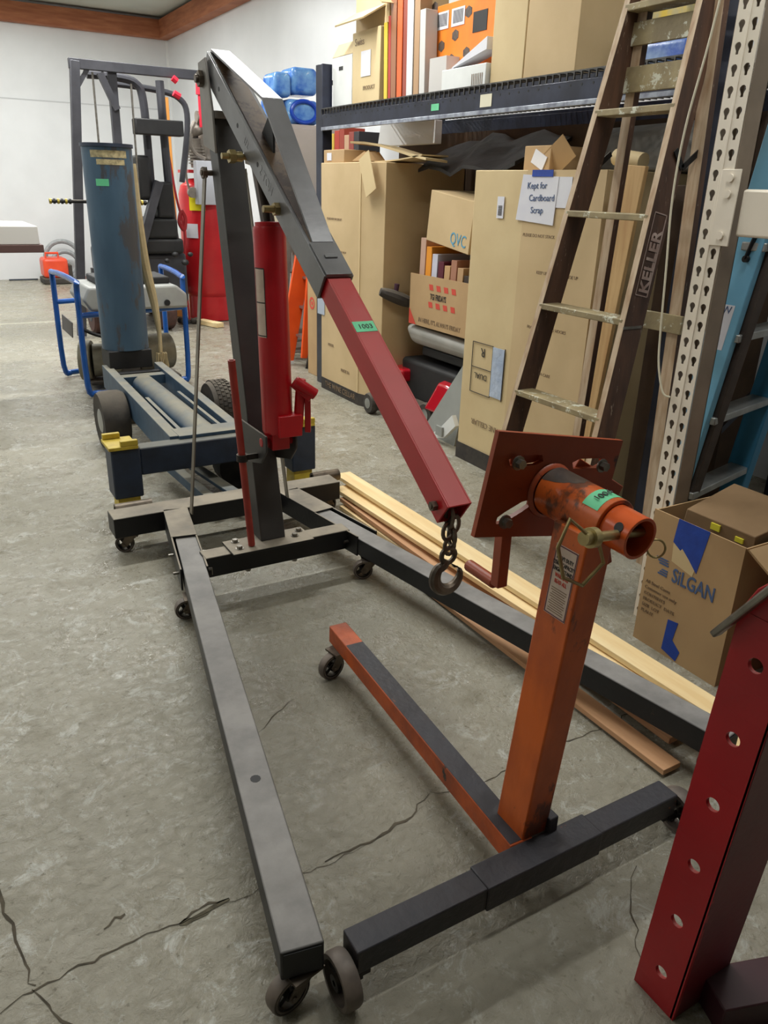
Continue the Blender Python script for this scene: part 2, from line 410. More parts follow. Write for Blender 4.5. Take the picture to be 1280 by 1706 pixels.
def crack(name, pts, wd, seed, mt=crackm):
    rnd = random.Random(seed); P = [V((p[0], p[1], 0)) for p in pts]; Q = []
    for a, b in zip(P, P[1:]):
        n = max(2, int((b - a).length / 0.022))
        for i in range(n):
            q = lerp(a, b, i / n); Q.append(V((q.x + rnd.uniform(-1, 1) * 0.006, q.y + rnd.uniform(-1, 1) * 0.006, 0)))
    Q.append(P[-1]); g = G(); L_, R_ = [], []
    for i, q in enumerate(Q):
        t = (Q[min(i + 1, len(Q) - 1)] - Q[max(i - 1, 0)]).normalized(); nn = V((-t.y, t.x, 0))
        f = i / (len(Q) - 1); ww = wd * (0.35 + 0.65 * math.sin(math.pi * f)) * rnd.uniform(0.4, 1.3)
        L_.append(g.bm.verts.new((q.x + nn.x * ww, q.y + nn.y * ww, 0.0012))); R_.append(g.bm.verts.new((q.x - nn.x * ww, q.y - nn.y * ww, 0.0012)))
    for i in range(len(Q) - 1): g.bm.faces.new((L_[i], R_[i], R_[i + 1], L_[i + 1]))
    return mk(name, g, mt, FL)
crack('crack', [(-0.12, 1.235), (-0.03, 1.262), (0.06, 1.268), (0.2, 1.28), (0.3, 1.272)], 0.0022, 1)
crack('crack', [(-0.03, 1.262), (-0.05, 1.42), (-0.07, 1.6), (-0.11, 1.75)], 0.0035, 2)
crack('crack', [(-0.03, 1.262), (0.01, 1.17), (0.06, 1.05)], 0.0028, 3)
crack('crack', [(0.3, 1.272), (0.46, 1.27), (0.62, 1.262), (0.74, 1.27)], 0.0012, 4)
crack('crack', [(0.62, 1.268), (0.79, 1.28), (0.88, 1.30), (0.97, 1.345)], 0.0035, 5)
crack('crack', [(0.97, 1.345), (1.08, 1.30), (1.3, 1.335), (1.62, 1.33), (1.9, 1.37)], 0.0018, 6)
crack('crack', [(0.66, 1.80), (0.75, 1.86), (0.82, 1.90)], 0.0015, 7)
crack('chip', [(0.27, 1.262), (0.30, 1.27), (0.34, 1.277), (0.385, 1.28)], 0.012, 8, mat('chip_concrete', (104, 98, 80), (66, 60, 48), 30, 0.95, 0, 0.5, 40))
crack('crack', [(0.262, 1.268), (0.30, 1.284), (0.34, 1.288), (0.385, 1.282)], 0.003, 11)
crack('chip', [(0.12, 1.335), (0.145, 1.35), (0.17, 1.352)], 0.004, 10)
crack('crack', [(-0.3, 1.2), (-0.2, 1.215), (-0.12, 1.235)], 0.003, 12)
crack('crack', [(1.1, 0.72), (1.2, 0.85), (1.28, 0.9)], 0.002, 9)
mk('floor_joint', G().box(-3, 1.35, 9.62, 9.66, 0, 0.001), jointm, FL)

# ================================================================ casters
def caster(root, x, y, ztop, r, yaw=0, wd=0.03, plate=0.035, trail=0.03):
    """swivel caster under a frame: fork (part) > wheel, plate"""
    c, s_ = math.cos(yaw), math.sin(yaw)
    T = lambda a, b, z: (x + a * c - b * s_, y + a * s_ + b * c, z)
    g = G(); zt = ztop - 0.006; cz = r
    for k in (-1, 1):
        o = k * (wd / 2 + 0.005)
        pts = [T(-0.022, o, zt - 0.008), T(0.022, o, zt - 0.008), T(trail + 0.012, o, cz + 0.004), T(trail + 0.004, o, cz - 0.012), T(trail - 0.012, o, cz - 0.010)]
        d = V(T(0, k * 0.0025, 0)) - V(T(0, 0, 0)); g.prism(pts, d)
    g.obox(T(0, 0, zt - 0.006), V(T(0.024, 0, 0)) - V(T(0, 0, 0)), V(T(0, wd / 2 + 0.008, 0)) - V(T(0, 0, 0)), (0, 0, 0.004))
    g.cyl(T(0, 0, zt - 0.006), T(0, 0, zt + 0.001), 0.02)
    g.cyl(T(trail, -wd / 2 - 0.012, cz), T(trail, wd / 2 + 0.012, cz), 0.006, n=8)
    f = mk('caster', g, dsteel, root)
    mk('mounting_plate', G().obox(T(0, 0, ztop - 0.003), V(T(plate, 0, 0)) - V(T(0, 0, 0)), V(T(0, plate, 0)) - V(T(0, 0, 0)), (0, 0, 0.003)), dsteel, f)
    ax = V(T(0, 1, 0)) - V(T(0, 0, 0)); w0 = V(T(trail, 0, cz)); g = G(); h = wd / 2
    g.lathe(w0, ax, [(r * 0.66, -h * 0.9), (r * 0.90, -h * 1.02), (r * 0.90, h * 1.02), (r * 0.66, h * 0.9), (r * 0.66, -h * 0.9)], 28, False)
    g.lathe(w0, ax, [(0.008, -h * 0.9), (r * 0.3, -h * 0.9), (r * 0.3, h * 0.9), (0.008, h * 0.9)], 16, False)
    u = V((0, 0, 1)); v = ax.cross(u)
    for k in range(4):
        a = k * math.pi / 2 + 0.6; d = u * math.cos(a) + v * math.sin(a)
        g.bar(w0 + d * r * 0.25, w0 + d * r * 0.78, r * 0.3, wd * 0.35, up=ax)
    mk('wheel_hub', g, iron, f)
    g = G(); g.lathe(w0, ax, [(r * 0.76, -h), (r * 0.95, -h), (r, -h * 0.6), (r, h * 0.6), (r * 0.95, h), (r * 0.76, h), (r * 0.76, -h)], 28, False)
    mk('wheel', g, caster_tread, f)
    return f
def bolt(g, p, ax, r, h, n=6):
    ax = V(ax).normalized(); g.cyl(p, V(p) + ax * h, r, n=n); g.cyl(V(p) - ax * 0.0015, V(p) + ax * 0.002, r * 1.5, n=14)

# ================================================================ ENGINE CRANE
cr = thing('engine_crane', 'black and red folding engine hoist with a hook on its raised boom', 'hoist', (1.1, 2.9, 0))
def leg_crane(root, a, b, nm):
    g = G(); a, b = V(a), V(b); d = (b - a).normalized(); r = V((d.y, -d.x, 0))
    hw, z0, z1 = 0.043, 0.095, 0.170
    g.obox((a + b) / 2 + V((0, 0, (z0 + z1) / 2)), r * hw, (b - a) / 2, (0, 0, (z1 - z0) / 2))
    l = mk('leg', g, blk, root, bevel=0.004)
    # open end of the tube
    e = b + V((0, 0, 0)); g = G(); g.obox(e + d * 0.0012 + V((0, 0, 0.1325)), r * (hw - 0.006), d * 0.001, (0, 0, 0.031))
    mk('end_cap', g, blkp, l)
    return l
La, Lb = (0.787, 2.90, 0), (0.425, 0.965, 0)
Ra, Rb = (1.393, 2.90, 0), (1.70, 0.99, 0)
legL = leg_crane(cr, La, Lb, 'l'); legR = leg_crane(cr, Ra, Rb, 'r')
mk('scuff', G().cyl((0.515, 1.435, 0.1695), (0.515, 1.435, 0.1706), 0.013, n=10), blkp, legL)
def sleeve(a, b, a2, root):
    a, b, a2 = V(a), V(b), V(a2); d = (b - a).normalized(); r = V((d.y, -d.x, 0))
    g = G()
    g.obox((a2 + a) / 2 + V((0, 0, 0.1755)), r * 0.052, (a2 - a) / 2, (0, 0, 0.0045))
    for k in (-1, 1):
        g.obox((a2 + b) / 2 + r * k * 0.0485 + V((0, 0, 0.134)), r * 0.0035, (a2 - b) / 2, (0, 0, 0.044))
    g.obox((a2 + a) / 2 + V((0, 0, 0.092)), r * 0.052, (a2 - a) / 2, (0, 0, 0.003))
    o = mk('leg_sleeve', g, blkb, root, bevel=0.0015)
    g = G()
    for k in (-1, 1):
        for t in (0.25, 0.8):
            p = lerp(a, b, t) + r * k * 0.0525 + V((0, 0, 0.135)); g.cyl(p, p + r * k * 0.02, 0.006, n=8)
            if k == -1: g.bar(p + r * k * 0.02 + V((0, 0, 0.004)), p + r * k * 0.02 - V((0, 0, 0.026)), 0.004, 0.004, up=(1, 0, 0))
    mks('pin', g, steel, o)
sleeve((0.775, 2.88, 0), (0.725, 2.585, 0), (0.826, 3.175, 0), cr)
sleeve((1.405, 2.88, 0), (1.452, 2.57, 0), (1.36, 3.175, 0), cr)
mk('rear_crossbar', G().box(0.56, 1.63, 3.165, 3.285, 0.09, 0.18), blkb, cr, bevel=0.004)
mk('front_crossbar', G().box(0.785, 1.405, 2.635, 2.715, 0.095, 0.18), blkb, cr, bevel=0.004)
for (x0, x1, y) in ((0.60, 0.76, 3.325), (1.555, 1.70, 3.325)):
    g = G(); g.pipe((x0, y, 0.155), (x1, y, 0.155), 0.030, 0.019, 20)
    mk('rear_sleeve_pipe', g, dsteel, cr)
g = G(); g.box(0.885, 1.225, 2.60, 2.735, 0.18, 0.190)
bp_ = mk('base_plate', g, blkb, cr, bevel=0.002)
g = G()
for x, y in ((0.925, 2.645), (1.165, 2.66), (1.20, 2.70), (0.93, 2.71)): bolt(g, (x, y, 0.190), (0, 0, 1), 0.011, 0.012)
for x in (0.96, 1.16): bolt(g, (x, 2.655, 0.096), (0, 0, -1), 0.011, 0.014)
mks('bolt', g, steel, bp_)
# mast, leaning back
mb, mtp = V((1.075, 2.665, 0.19)), V((1.085, 3.03, 1.74))
g = G(); d = (mtp - mb).normalized(); ux = V((1, 0, 0)); uy = ux.cross(d).normalized() * -1
for (p, hw, hd) in ((mb, 0.052, 0), (mtp, 0.052, 0)): pass
hb, ht_ = 0.0, 0.0
front = [mb + V((-0.052, 0, 0)), mb + V((0.052, 0, 0)), mtp + V((0.050, 0, 0)), mtp + V((-0.050, 0, 0))]
back = [mb + V((-0.052, 0.10, 0)), mb + V((0.052, 0.10, 0)), mtp + V((0.050, 0.085, 0)), mtp + V((-0.050, 0.085, 0))]
g.hexa([front[0], front[1], back[1], back[0], front[3], front[2], back[2], back[3]])
mast = mk('mast', g, mastm, cr, bevel=0.004)
# ears at mast top carrying the boom pivot
g = G()
for k in (-1, 1):
    x = 1.085 + k * 0.056
    g.prism([(x, 2.985, 1.60), (x, 3.115, 1.63), (x, 3.13, 1.90), (x, 3.05, 1.91), (x, 3.0, 1.74)], (k * 0.008, 0, 0))
g.box(1.03, 1.14, 3.00, 3.09, 1.715, 1.74)
ears = mk('pivot_bracket', g, mat('bracket_grey', (138, 134, 128), (116, 112, 108), 6, 0.5, 0.3), cr, bevel=0.002)
g = G(); g.cyl((0.995, 3.09, 1.845), (1.17, 3.09, 1.845), 0.014, n=12); g.cyl((1.005, 3.09, 1.845), (1.022, 3.09, 1.845), 0.027, n=6)
g.cyl((0.99, 3.07, 1.535), (1.17, 3.07, 1.535), 0.010, n=10); g.cyl((0.995, 3.07, 1.535), (1.012, 3.07, 1.535), 0.021, n=6)
mks('bolt', g, dsteel, ears)
# braces
for p, q in (((1.008, 3.07, 1.555), (0.868, 3.08, 0.185)), ((1.162, 3.07, 1.555), (1.315, 3.08, 0.185))):
    mk('brace_strap', G().bar(p, q, 0.032, 0.006, up=(1, 0, 0)), mat('strap_grey', (140, 134, 122), (116, 110, 100), 9, 0.5, 0.4), cr, bevel=0.001)
# boom
U = V((0, -0.815, -0.58)).normalized(); NB = V((0, -0.58, 0.815)).normalized(); BX = 1.085
b0 = V((BX, 3.09, 1.897)); b1 = V((BX, 2.147, 1.225)); LB = (b1 - b0).length; U = (b1 - b0).normalized(); NB = V((1, 0, 0)).cross(U) * -1
if NB.z < 0: NB = -NB
g = G()   # hollow box section: four walls
for k in (-1, 1):
    g.obox((b0 + b1) / 2 + V((k * 0.0445, 0, 0)), (0.004, 0, 0), (b1 - b0) / 2, NB * 0.0425)
    g.obox((b0 + b1) / 2 + NB * k * 0.0395, (0.042, 0, 0), (b1 - b0) / 2, NB * 0.003)
boom = mk('boom', g, blk2, cr, bevel=0.0015)
g = G()   # ramped top brace: flat strap with a peak
g0 = G(); g0.obox((b0 + b1) / 2 + NB * 0.0432 - U * 0.02, (0.036, 0, 0), (b1 - b0) * 0.44, NB * 0.0007); mk('rusty_top_face', g0, rusty, boom)
topc = b0 + NB * 0.047; peak = V((BX, 2.60, 1.752)); e1 = b1 - U * 0.14 + NB * 0.047
g.bar(topc, peak, 0.070, 0.008, up=NB); g.bar(peak, e1, 0.070, 0.008, up=NB)
g.obox(b1 - U * 0.07 + NB * 0.046, (0.043, 0, 0), U * 0.07, NB * 0.0035)
g.obox(b1 - U * 0.075 + NB * 0.052, (0.02, 0, 0), U * 0.007, NB * 0.003)
mk('truss_strap', g, blk2, cr, bevel=0.001)
g = G(); q0 = b0 + U * 0.50 + NB * 0.043; g.prism([q0 - U * 0.03 + V((-0.004, 0, 0)), q0 + U * 0.08 + V((-0.004, 0, 0)), peak + U * 0.02 - NB * 0.006 + V((-0.004, 0, 0))], (0.008, 0, 0))
mk('strap_post', g, blkp, cr)
# red extension
r0 = b1 - U * 0.25; r1 = V((BX, 1.475, 0.748)); g = G()
for k in (-1, 1):
    g.obox((r0 + r1) / 2 + V((k * 0.0345, 0, 0)), (0.003, 0, 0), (r1 - r0) / 2, NB * 0.0355)
    g.obox((r0 + r1) / 2 + NB * k * 0.0330, (0.0325, 0, 0), (r1 - r0) / 2, NB * 0.0025)
ext = mk('boom_extension', g, red, cr, bevel=0.0015)
tp = lerp(r0, r1, 0.42) + NB * 0.0362
mk('price_tape', G().obox(tp, V((0.034, 0, 0)), U * 0.02, NB * 0.0004), green, ext, label='green tape price tag')
text('price_tape_writing', '1003', tp + NB * 0.0008 - V((0.022, 0, 0)) + U * 0.008, (1, 0, 0), -U, 0.024, ink, ext)
# adjusting pin / bolts on boom
g = G()
for s_, out in ((0.50, 0.01), (0.0, 0)): pass
pb = b0 + U * 0.79 - NB * 0.01; g.cyl(pb + V((-0.10, 0, 0)), pb + V((-0.045, 0, 0)), 0.011, n=10); g.cyl(pb + V((-0.065, 0, 0)), pb + V((-0.047, 0, 0)), 0.02, n=6)
pr = V((BX, 2.745, 1.585)); g.cyl(pr + V((-0.125, 0, 0)), pr + V((0.07, 0, 0)), 0.010, n=10); g.cyl(pr + V((-0.10, 0, 0)), pr + V((-0.078, 0, 0)), 0.022, n=6); g.cyl(pr + V((-0.076, 0, 0)), pr + V((-0.055, 0, 0)), 0.017, n=12)
mks('bolt', g, brass, boom)
g = G(); pk = r1 - U * 0.035 - NB * 0.005; g.cyl(pk + V((-0.055, 0, 0)), pk + V((0.05, 0, 0)), 0.007, n=8); g.cyl(pk + V((-0.052, 0, 0)), pk + V((-0.038, 0, 0)), 0.013, n=6)
mk('end_bolt', g, dsteel, ext)
g = G()
for s_ in (0.16, 0.37, 0.58): g.cyl(b0 + U * s_ + V((-0.0492, 0, 0)), b0 + U * s_ + V((-0.0486, 0, 0)), 0.008, n=10)
mks('adjuster_hole', g, blkp, boom)
text('capacity_marking', '2 TON', b0 + U * 0.60 + NB * -0.012 + V((-0.0488, 0, 0)), U, NB, 0.042, silverink, boom)
text('capacity_marking', '1/2', b0 + U * 0.44 + NB * -0.012 + V((-0.0488, 0, 0)), U, NB, 0.034, silverink, boom)
# lugs under boom for ram
g = G()
for k in (-1, 1): g.prism([(BX + k * 0.03, 2.70, 1.61), (BX + k * 0.03, 2.80, 1.68), (BX + k * 0.03, 2.765, 1.565), (BX + k * 0.03, 2.725, 1.56)], (k * 0.005, 0, 0))
mk('ram_lug', g, dsteel, boom)
# hydraulic ram
RX, RY = 1.07, 2.60
ra, rb = V((RX, RY - 0.02, 0.66)), V((RX + 0.002, RY + 0.02, 1.385))
ax = (rb - ra).normalized(); g = G()
g.lathe(ra, ax, [(0.052, 0), (0.056, 0.01), (0.056, 0.70), (0.053, 0.712), (0.048, 0.713), (0.048, 0.725), (0.03, 0.727)], 32)
ram = mk('hydraulic_ram', g, redram, cr)
rt = V((BX, 2.745, 1.585))
mk('ram_rod', G().cyl(ra + ax * 0.70, rt, 0.024, n=20), mat('ram_rod_dark', (70, 60, 54), (50, 44, 40), 8, 0.35, 0.7), ram)
g = G(); g.box(RX - 0.035, RX + 0.035, RY - 0.05, RY + 0.03, 0.60, 0.67)
g.cyl((RX - 0.065, RY - 0.01, 0.625), (RX + 0.065, RY - 0.01, 0.625), 0.018, n=14)
mk('ram_foot', g, redram, ram, bevel=0.004)
g = G()
for k in (-1, 1):
    x = RX + k * 0.055
    g.prism([(x, 2.545, 0.66), (x, 2.80, 0.66), (x, 2.76, 0.50), (x, 2.60, 0.54), (x, 2.545, 0.60)], (k * 0.008, 0, 0))
mk('ram_bracket', g, mastm, cr, bevel=0.003)
g = G(); pc = V((RX + 0.055, RY - 0.055, 0.70))
g.cyl(pc + V((0.01, 0, -0.02)), pc + V((0.022, -0.005, 0.16)), 0.018, n=14)
g.bar(pc + V((0.0, 0.01, 0.15)), pc + V((0.055, -0.03, 0.095)), 0.04, 0.034)
g.bar(pc + V((0.045, -0.01, 0.10)), pc + V((0.05, 0.0, -0.04)), 0.022, 0.03)
g.box(RX - 0.02, RX + 0.07, RY - 0.085, RY - 0.03, 0.655, 0.735)
g.cyl(pc + V((-0.005, -0.01, 0.155)), pc + V((0.065, -0.035, 0.105)), 0.021, n=14)
mk('ram_pump', g, redram, ram, bevel=0.003)
lab = ra + ax * 0.35; g = G(); n_ = 8; r_ = 0.0566; vs = []
for i in range(n_ + 1):
    a = math.radians(176 + 46 * i / n_); vs.append((g.bm.verts.new(lab + V((r_ * math.cos(a), r_ * math.sin(a), 0))), g.bm.verts.new(lab + ax * 0.23 + V((r_ * math.cos(a), r_ * math.sin(a), 0)))))
for i in range(n_): g.bm.faces.new((vs[i][0], vs[i + 1][0], vs[i + 1][1], vs[i][1]))
mk('warning_label', g, label_m, ram, label='cream warning sticker')
g = G()
for i, z in enumerate((0.003, 0.115, 0.227)):
    for j in range(n_):
        a0, a1 = [math.radians(176 + 46 * t / n_) for t in (j, j + 1)]; rr = r_ + 0.0004
        g.face([lab + ax * z + V((rr * math.cos(a0), rr * math.sin(a0), 0)), lab + ax * z + V((rr * math.cos(a1), rr * math.sin(a1), 0)), lab + ax * (z + 0.004) + V((rr * math.cos(a1), rr * math.sin(a1), 0)), lab + ax * (z + 0.004) + V((rr * math.cos(a0), rr * math.sin(a0), 0))])
for a in (176, 222):
    a0, a1 = math.radians(a - 1.5), math.radians(a + 1.5); rr = r_ + 0.0004
    g.face([lab + V((rr * math.cos(a0), rr * math.sin(a0), 0)), lab + V((rr * math.cos(a1), rr * math.sin(a1), 0)), lab + ax * 0.23 + V((rr * math.cos(a1), rr * math.sin(a1), 0)), lab + ax * 0.23 + V((rr * math.cos(a0), rr * math.sin(a0), 0))])
mk('label_border', g, ink, ram)
# pump handle stowed beside mast
g = G(); h0, h1 = V((0.975, 2.645, 0.195)), V((0.918, 2.62, 0.93)); g.pipe(h0, h1, 0.0135, 0.009, 16)
ph = mk('pump_handle', g, reddull, cr, label='red pump handle rod')
hc = lerp(h0, h1, 0.50); mk('handle_clip', G().pipe(hc - V((0, 0, 0.013)), hc + V((0, 0, 0.013)), 0.021, 0.013, 16).box(hc.x + 0.015, 1.03, hc.y - 0.006, hc.y + 0.006, hc.z - 0.010, hc.z + 0.010), iron, cr)
# chain and hook
g = G()
def link(g, c, ax1, ax2, a=0.020, b=0.012, r=0.0045):
    g.tube([V(c) + V(ax1) * (a * math.cos(t)) + V(ax2) * (b * math.sin(t)) for t in [2 * math.pi * i / 14 for i in range(14)]], r, 7, close=True)
hx, hy = BX - 0.002, 1.487; Z_ = V((0, 0, 1)); Xv = V((1, 0, 0)); Yv = V((0, 1, 0))
ch = mk('chain', (link(g, (hx - 0.004, hy, 0.735), Z_, Yv, 0.028, 0.016, 0.0055), g)[1], dsteel, cr)
for i, (dx, z, axx) in enumerate(((0.012, 0.712, Xv), (-0.006, 0.694, Xv), (0.008, 0.676, Yv), (0.002, 0.652, Xv))):
    g = G(); link(g, (hx + dx, hy, z), Z_, axx, 0.024, 0.015, 0.0055); mk('chain_link', g, dsteel, ch)
g = G(); g.tube([V((hx, hy, 0.625)) + 0.021 * V((math.cos(t), 0, math.sin(t))) for t in [2 * math.pi * i / 16 for i in range(16)]], 0.007, 8, close=True)
hk = mk('hook', g, dsteel, cr)
g = G(); c = V((hx + 0.002, hy, 0.566)); R = 0.040
pts = [V((hx - 0.003, hy, 0.612)), V((hx - 0.012, hy, 0.598))]
for a in (140, 165, 190, 215, 240, 265, 290, 315, 340, 362): t = math.radians(a); pts.append(c + R * V((math.cos(t), 0, math.sin(t))))
pts.append(V((hx + 0.037, hy, 0.578)))
g.tube(pts, lambda t: 0.010 + 0.007 * math.sin(math.pi * min(t * 1.15, 1)) - 0.004 * max(0, t - 0.85) / 0.15, 10, smooth=3)
mk('hook_body', g, dsteel, hk)
g = G(); g.prism([(hx + 0.008, hy - 0.004, 0.603), (hx + 0.045, hy - 0.004, 0.575), (hx + 0.034, hy - 0.004, 0.586), (hx + 0.02, hy - 0.004, 0.587)], (0, 0.008, 0))
mk('safety_latch', g, iron, hk)
# crane casters
caster(cr, 0.43, 0.99, 0.095, 0.045, yaw=3.35, trail=0.03)
caster(cr, 1.693, 1.04, 0.095, 0.043, yaw=-0.3, trail=0.02)
caster(cr, 0.70, 2.54, 0.090, 0.040, yaw=3.0)
caster(cr, 1.44, 2.52, 0.090, 0.041, yaw=2.8)
caster(cr, 0.635, 3.21, 0.090, 0.040, yaw=2.7)
caster(cr, 1.58, 3.22, 0.090, 0.040, yaw=0.5)

# ================================================================ ENGINE STAND
st = thing('engine_stand', 'worn orange engine stand with a slotted mounting plate on a pipe head', 'stand', (1.0, 1.1, 0))
mk('crossbar', G().box(0.525, 1.43, 0.93, 0.992, 0.070, 0.130), orblk, st, bevel=0.003)
mk('crossbar_sleeve', G().box(0.84, 1.17, 0.926, 0.996, 0.067, 0.134), orblk, st, bevel=0.003)
g = G(); g.bar((0.985, 0.995, 0.105), (1.03, 2.01, 0.129), 0.062, 0.06)
ll = mk('long_leg', g, orleg, st, bevel=0.003)
g = G(); g.bar((0.985, 1.0, 0.1356), (1.0245, 1.88, 0.1563), 0.058, 0.0008); mk('black_painted_top', g, orblk, ll)
g = G(); pb0 = V((1.024, 1.045, 0.132)); pt0 = V((1.055, 1.005, 0.905))
hw, hd = 0.036, 0.048
g.hexa([pb0 + V((-hw, -hd, 0)), pb0 + V((hw, -hd, 0)), pb0 + V((hw, hd, 0)), pb0 + V((-hw, hd, 0)), pt0 + V((-hw, -hd, 0)), pt0 + V((hw, -hd, 0)), pt0 + V((hw, hd, 0)), pt0 + V((-hw, hd, 0))])
post = mk('post', g, orange, st, bevel=0.004)
mk('post_gusset', G().box(1.055, 1.082, 0.985, 1.075, 0.066, 0.175), orblk, st, bevel=0.003)
# sticker on the left face of post
dz = (pt0 - pb0).normalized(); sc = lerp(pb0, pt0, 0.845) + V((-hw - 0.0007, -0.004, 0))
Lx = V((0, -1, 0)); 
mk('instruction_sticker', G().obox(sc, (0.0004, 0, 0), (0, 0.031, 0), dz * 0.078), label_m, post, label='cream instruction sticker')
bd = G()
for s_ in (-1, 1): bd.obox(sc + V((-0.0006, s_ * 0.029, 0)), (0.0002, 0, 0), (0, 0.0012, 0), dz * 0.076); bd.obox(sc + V((-0.0006, 0, 0)) + dz * s_ * 0.0755, (0.0002, 0, 0), (0, 0.03, 0), dz * 0.0012)
mk('sticker_border', bd, mat('maroon_ink', (96, 50, 66)), post)
for i, (tx, m_) in enumerate((('HEAVY DUTY', ink), ('1250LB CAPACITY', ink), ('ENGINE STAND', ink), ('WARNING', rink), ('READ ALL', rink))):
    text('sticker_writing', tx, sc + V((-0.0008, 0.0, 0)) + dz * (0.048 - 0.013 * i), Lx, dz, 0.0125, m_, post, align='CENTER', sx=0.62)
g = G()
for i in range(11): g.obox(sc + V((-0.0007, 0.0, 0)) + dz * (-0.016 - 0.0052 * i), (0.0002, 0, 0), (0, 0.022 - 0.004 * (i % 3 == 2), 0), dz * 0.0009)
mk('sticker_fine_print', g, grayink, post)
# head pipe
PZ = 0.917; pf, pk_ = V((1.085, 0.945, PZ)), V((1.08, 1.13, PZ + 0.012))
pa = (pk_ - pf).normalized()
g = G(); g.pipe(pf + pa * 0.012, pk_, 0.052, 0.043, 36)
head = mk('head_pipe', g, orange, st, bevel=0.0015)
g = G(); g.pipe(pf - pa * 0.052, pk_ + pa * 0.004, 0.0425, 0.036, 36)
inner = mk('rotating_pipe', g, mat('orange_clean_paint', (214, 96, 40), (196, 80, 34), 6, 0.25), st, bevel=0.001)
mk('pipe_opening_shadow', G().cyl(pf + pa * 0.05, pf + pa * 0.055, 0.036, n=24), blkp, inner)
g = G()
for a in (150, 30):
    t = math.radians(a); c = pf - pa * 0.03 + 0.0428 * V((math.cos(t), 0, math.sin(t))); g.cyl(c, c + 0.0006 * V((math.cos(t), 0, math.sin(t))), 0.010, n=14)
mks('index_hole', g, blkp, inner)
g = G(); vs = []; rnd = random.Random(5)
for i in range(15):
    a = math.radians(38 + 100 * i / 14); d_ = V((math.cos(a), 0, math.sin(a))) * 0.0524; e_ = 0.075 * math.sin(math.pi * i / 14) ** 0.6 + rnd.uniform(0, 0.008)
    vs.append((g.bm.verts.new(pk_ - pa * 0.004 + d_), g.bm.verts.new(pk_ - pa * (0.006 + e_) + d_)))
for i in range(14): g.bm.faces.new((vs[i][0], vs[i + 1][0], vs[i + 1][1], vs[i][1]))
mk('scorched_patch', g, mat('scorched_paint', (60, 50, 46), (92, 74, 60), 12, 0.5, 0.2, 0.1), head)
# green tape wrap
g = G(); vs = []
for i in range(9):
    a = math.radians(62 + 80 * i / 8); d_ = V((math.cos(a), 0, math.sin(a))) * 0.0526
    vs.append((g.bm.verts.new(pf + pa * 0.022 + d_), g.bm.verts.new(pf + pa * 0.062 + d_)))
for i in range(8): g.bm.faces.new((vs[i][0], vs[i + 1][0], vs[i + 1][1], vs[i][1]))
mk('price_tape', g, green, head, label='green tape price tag')
ta = math.radians(104); tr_ = V((math.sin(ta), 0, -math.cos(ta))); text('price_tape_writing', '1006', pf + pa * 0.034 + 0.0538 * V((math.cos(ta), 0, math.sin(ta))) - tr_ * 0.019, tr_, pa, 0.021, ink, head)
# pin with hexagonal pull handle
g = G(); p1 = V((0.953, 0.905, 0.937)); pe = V((1.155, 0.925, 0.905)); pd = (pe - p1).normalized(); g.cyl(p1, pe, 0.0095, n=16); g.cyl(p1 + pd * 0.014, p1 + pd * 0.03, 0.019, n=20); g.cyl(p1 - pd * 0.002, p1 + pd * 0.014, 0.013, n=16)
pin = mk('locking_pin', g, brass, st)
g = G(); g.tube([(0.957, 0.903, 0.946), (0.913, 0.905, 0.982), (0.896, 0.908, 0.930), (0.918, 0.908, 0.866), (0.965, 0.905, 0.840), (1.006, 0.90, 0.880), (0.985, 0.898, 0.922), (0.970, 0.90, 0.930)], 0.0038, 8)
mk('pull_ring', g, brass, pin)
g = G(); cc = V((1.150, 0.905, 0.876)); g.tube([cc + 0.019 * V((0.62 * math.cos(t), -0.62 * math.cos(t), 1.0 * math.sin(t))) for t in [2 * math.pi * i / 18 for i in range(18)]], 0.0022, 7, close=True)
mk('split_ring', g, brass, pin)
# slotted plate, turned on the pipe
pc = V((1.08, 1.135, 0.935)); th = math.radians(-10.5)
pu = V((math.cos(th), 0, math.sin(th))); pv = V((-math.sin(th), 0, math.cos(th)))
rot = lambda P_, a: [(x * math.cos(a) - y * math.sin(a), x * math.sin(a) + y * math.cos(a)) for x, y in P_]
sl = slotp(0.036, 0.011)
cells = []
for sx_, sy_ in ((-1, 1), (1, 1), (-1, -1), (1, -1)):
    cells.append((pc + pu * sx_ * 0.0875 + pv * sy_ * 0.055, pu, pv, 0.0875, 0.055, rot(sl, math.radians(4 if sy_ > 0 else (30 * -sx_)))))
g = G(); g.cells(cells, (0, -1, 0), 0.012)
plate = mk('mounting_plate', g, orange2, st)
mk('plate_weld', G().lathe(pc + V((-0.005, -0.002, -0.006)), (0, -1, 0), [(0.060, 0), (0.058, 0.004), (0.052, 0.008)], 28, False), orange2, st)
arms = [(-0.118, 0.052), (0.118, 0.055), (-0.115, -0.072), (0.115, -0.045)]
g = G()
for a, b in arms: bolt(g, pc + pu * a + pv * b + V((0, -0.012, 0)), (0, -1, 0), 0.010, 0.014)
mks('plate_bolt', g, steel, plate)
def armd(p, q, nm='support_arm'):
    g = G(); p, q = V(p), V(q); g.bar(p, q, 0.026, 0.026, up=(0, 1, 0)); g.cyl(q + V((0, 0.013, 0)), q + V((0, 0.11, 0)), 0.014, n=12)
    return mk(nm, g, orange2, st, bevel=0.002)
armd(V((0.985, 1.161, 0.86)), V((0.985, 1.161, 0.715)))
armd(V((1.235, 1.161, 0.90)), V((1.30, 1.161, 0.70)))
armd(pc + pu * 0.07 + pv * 0.05 + V((0, 0.026, 0)), pc + pu * 0.23 + pv * -0.01 + V((0, 0.026, 0)))
armd(pc + pu * -0.115 + pv * 0.05 + V((0, 0.028, 0)), pc + pu * -0.02 + pv * 0.065 + V((0, 0.028, 0)))
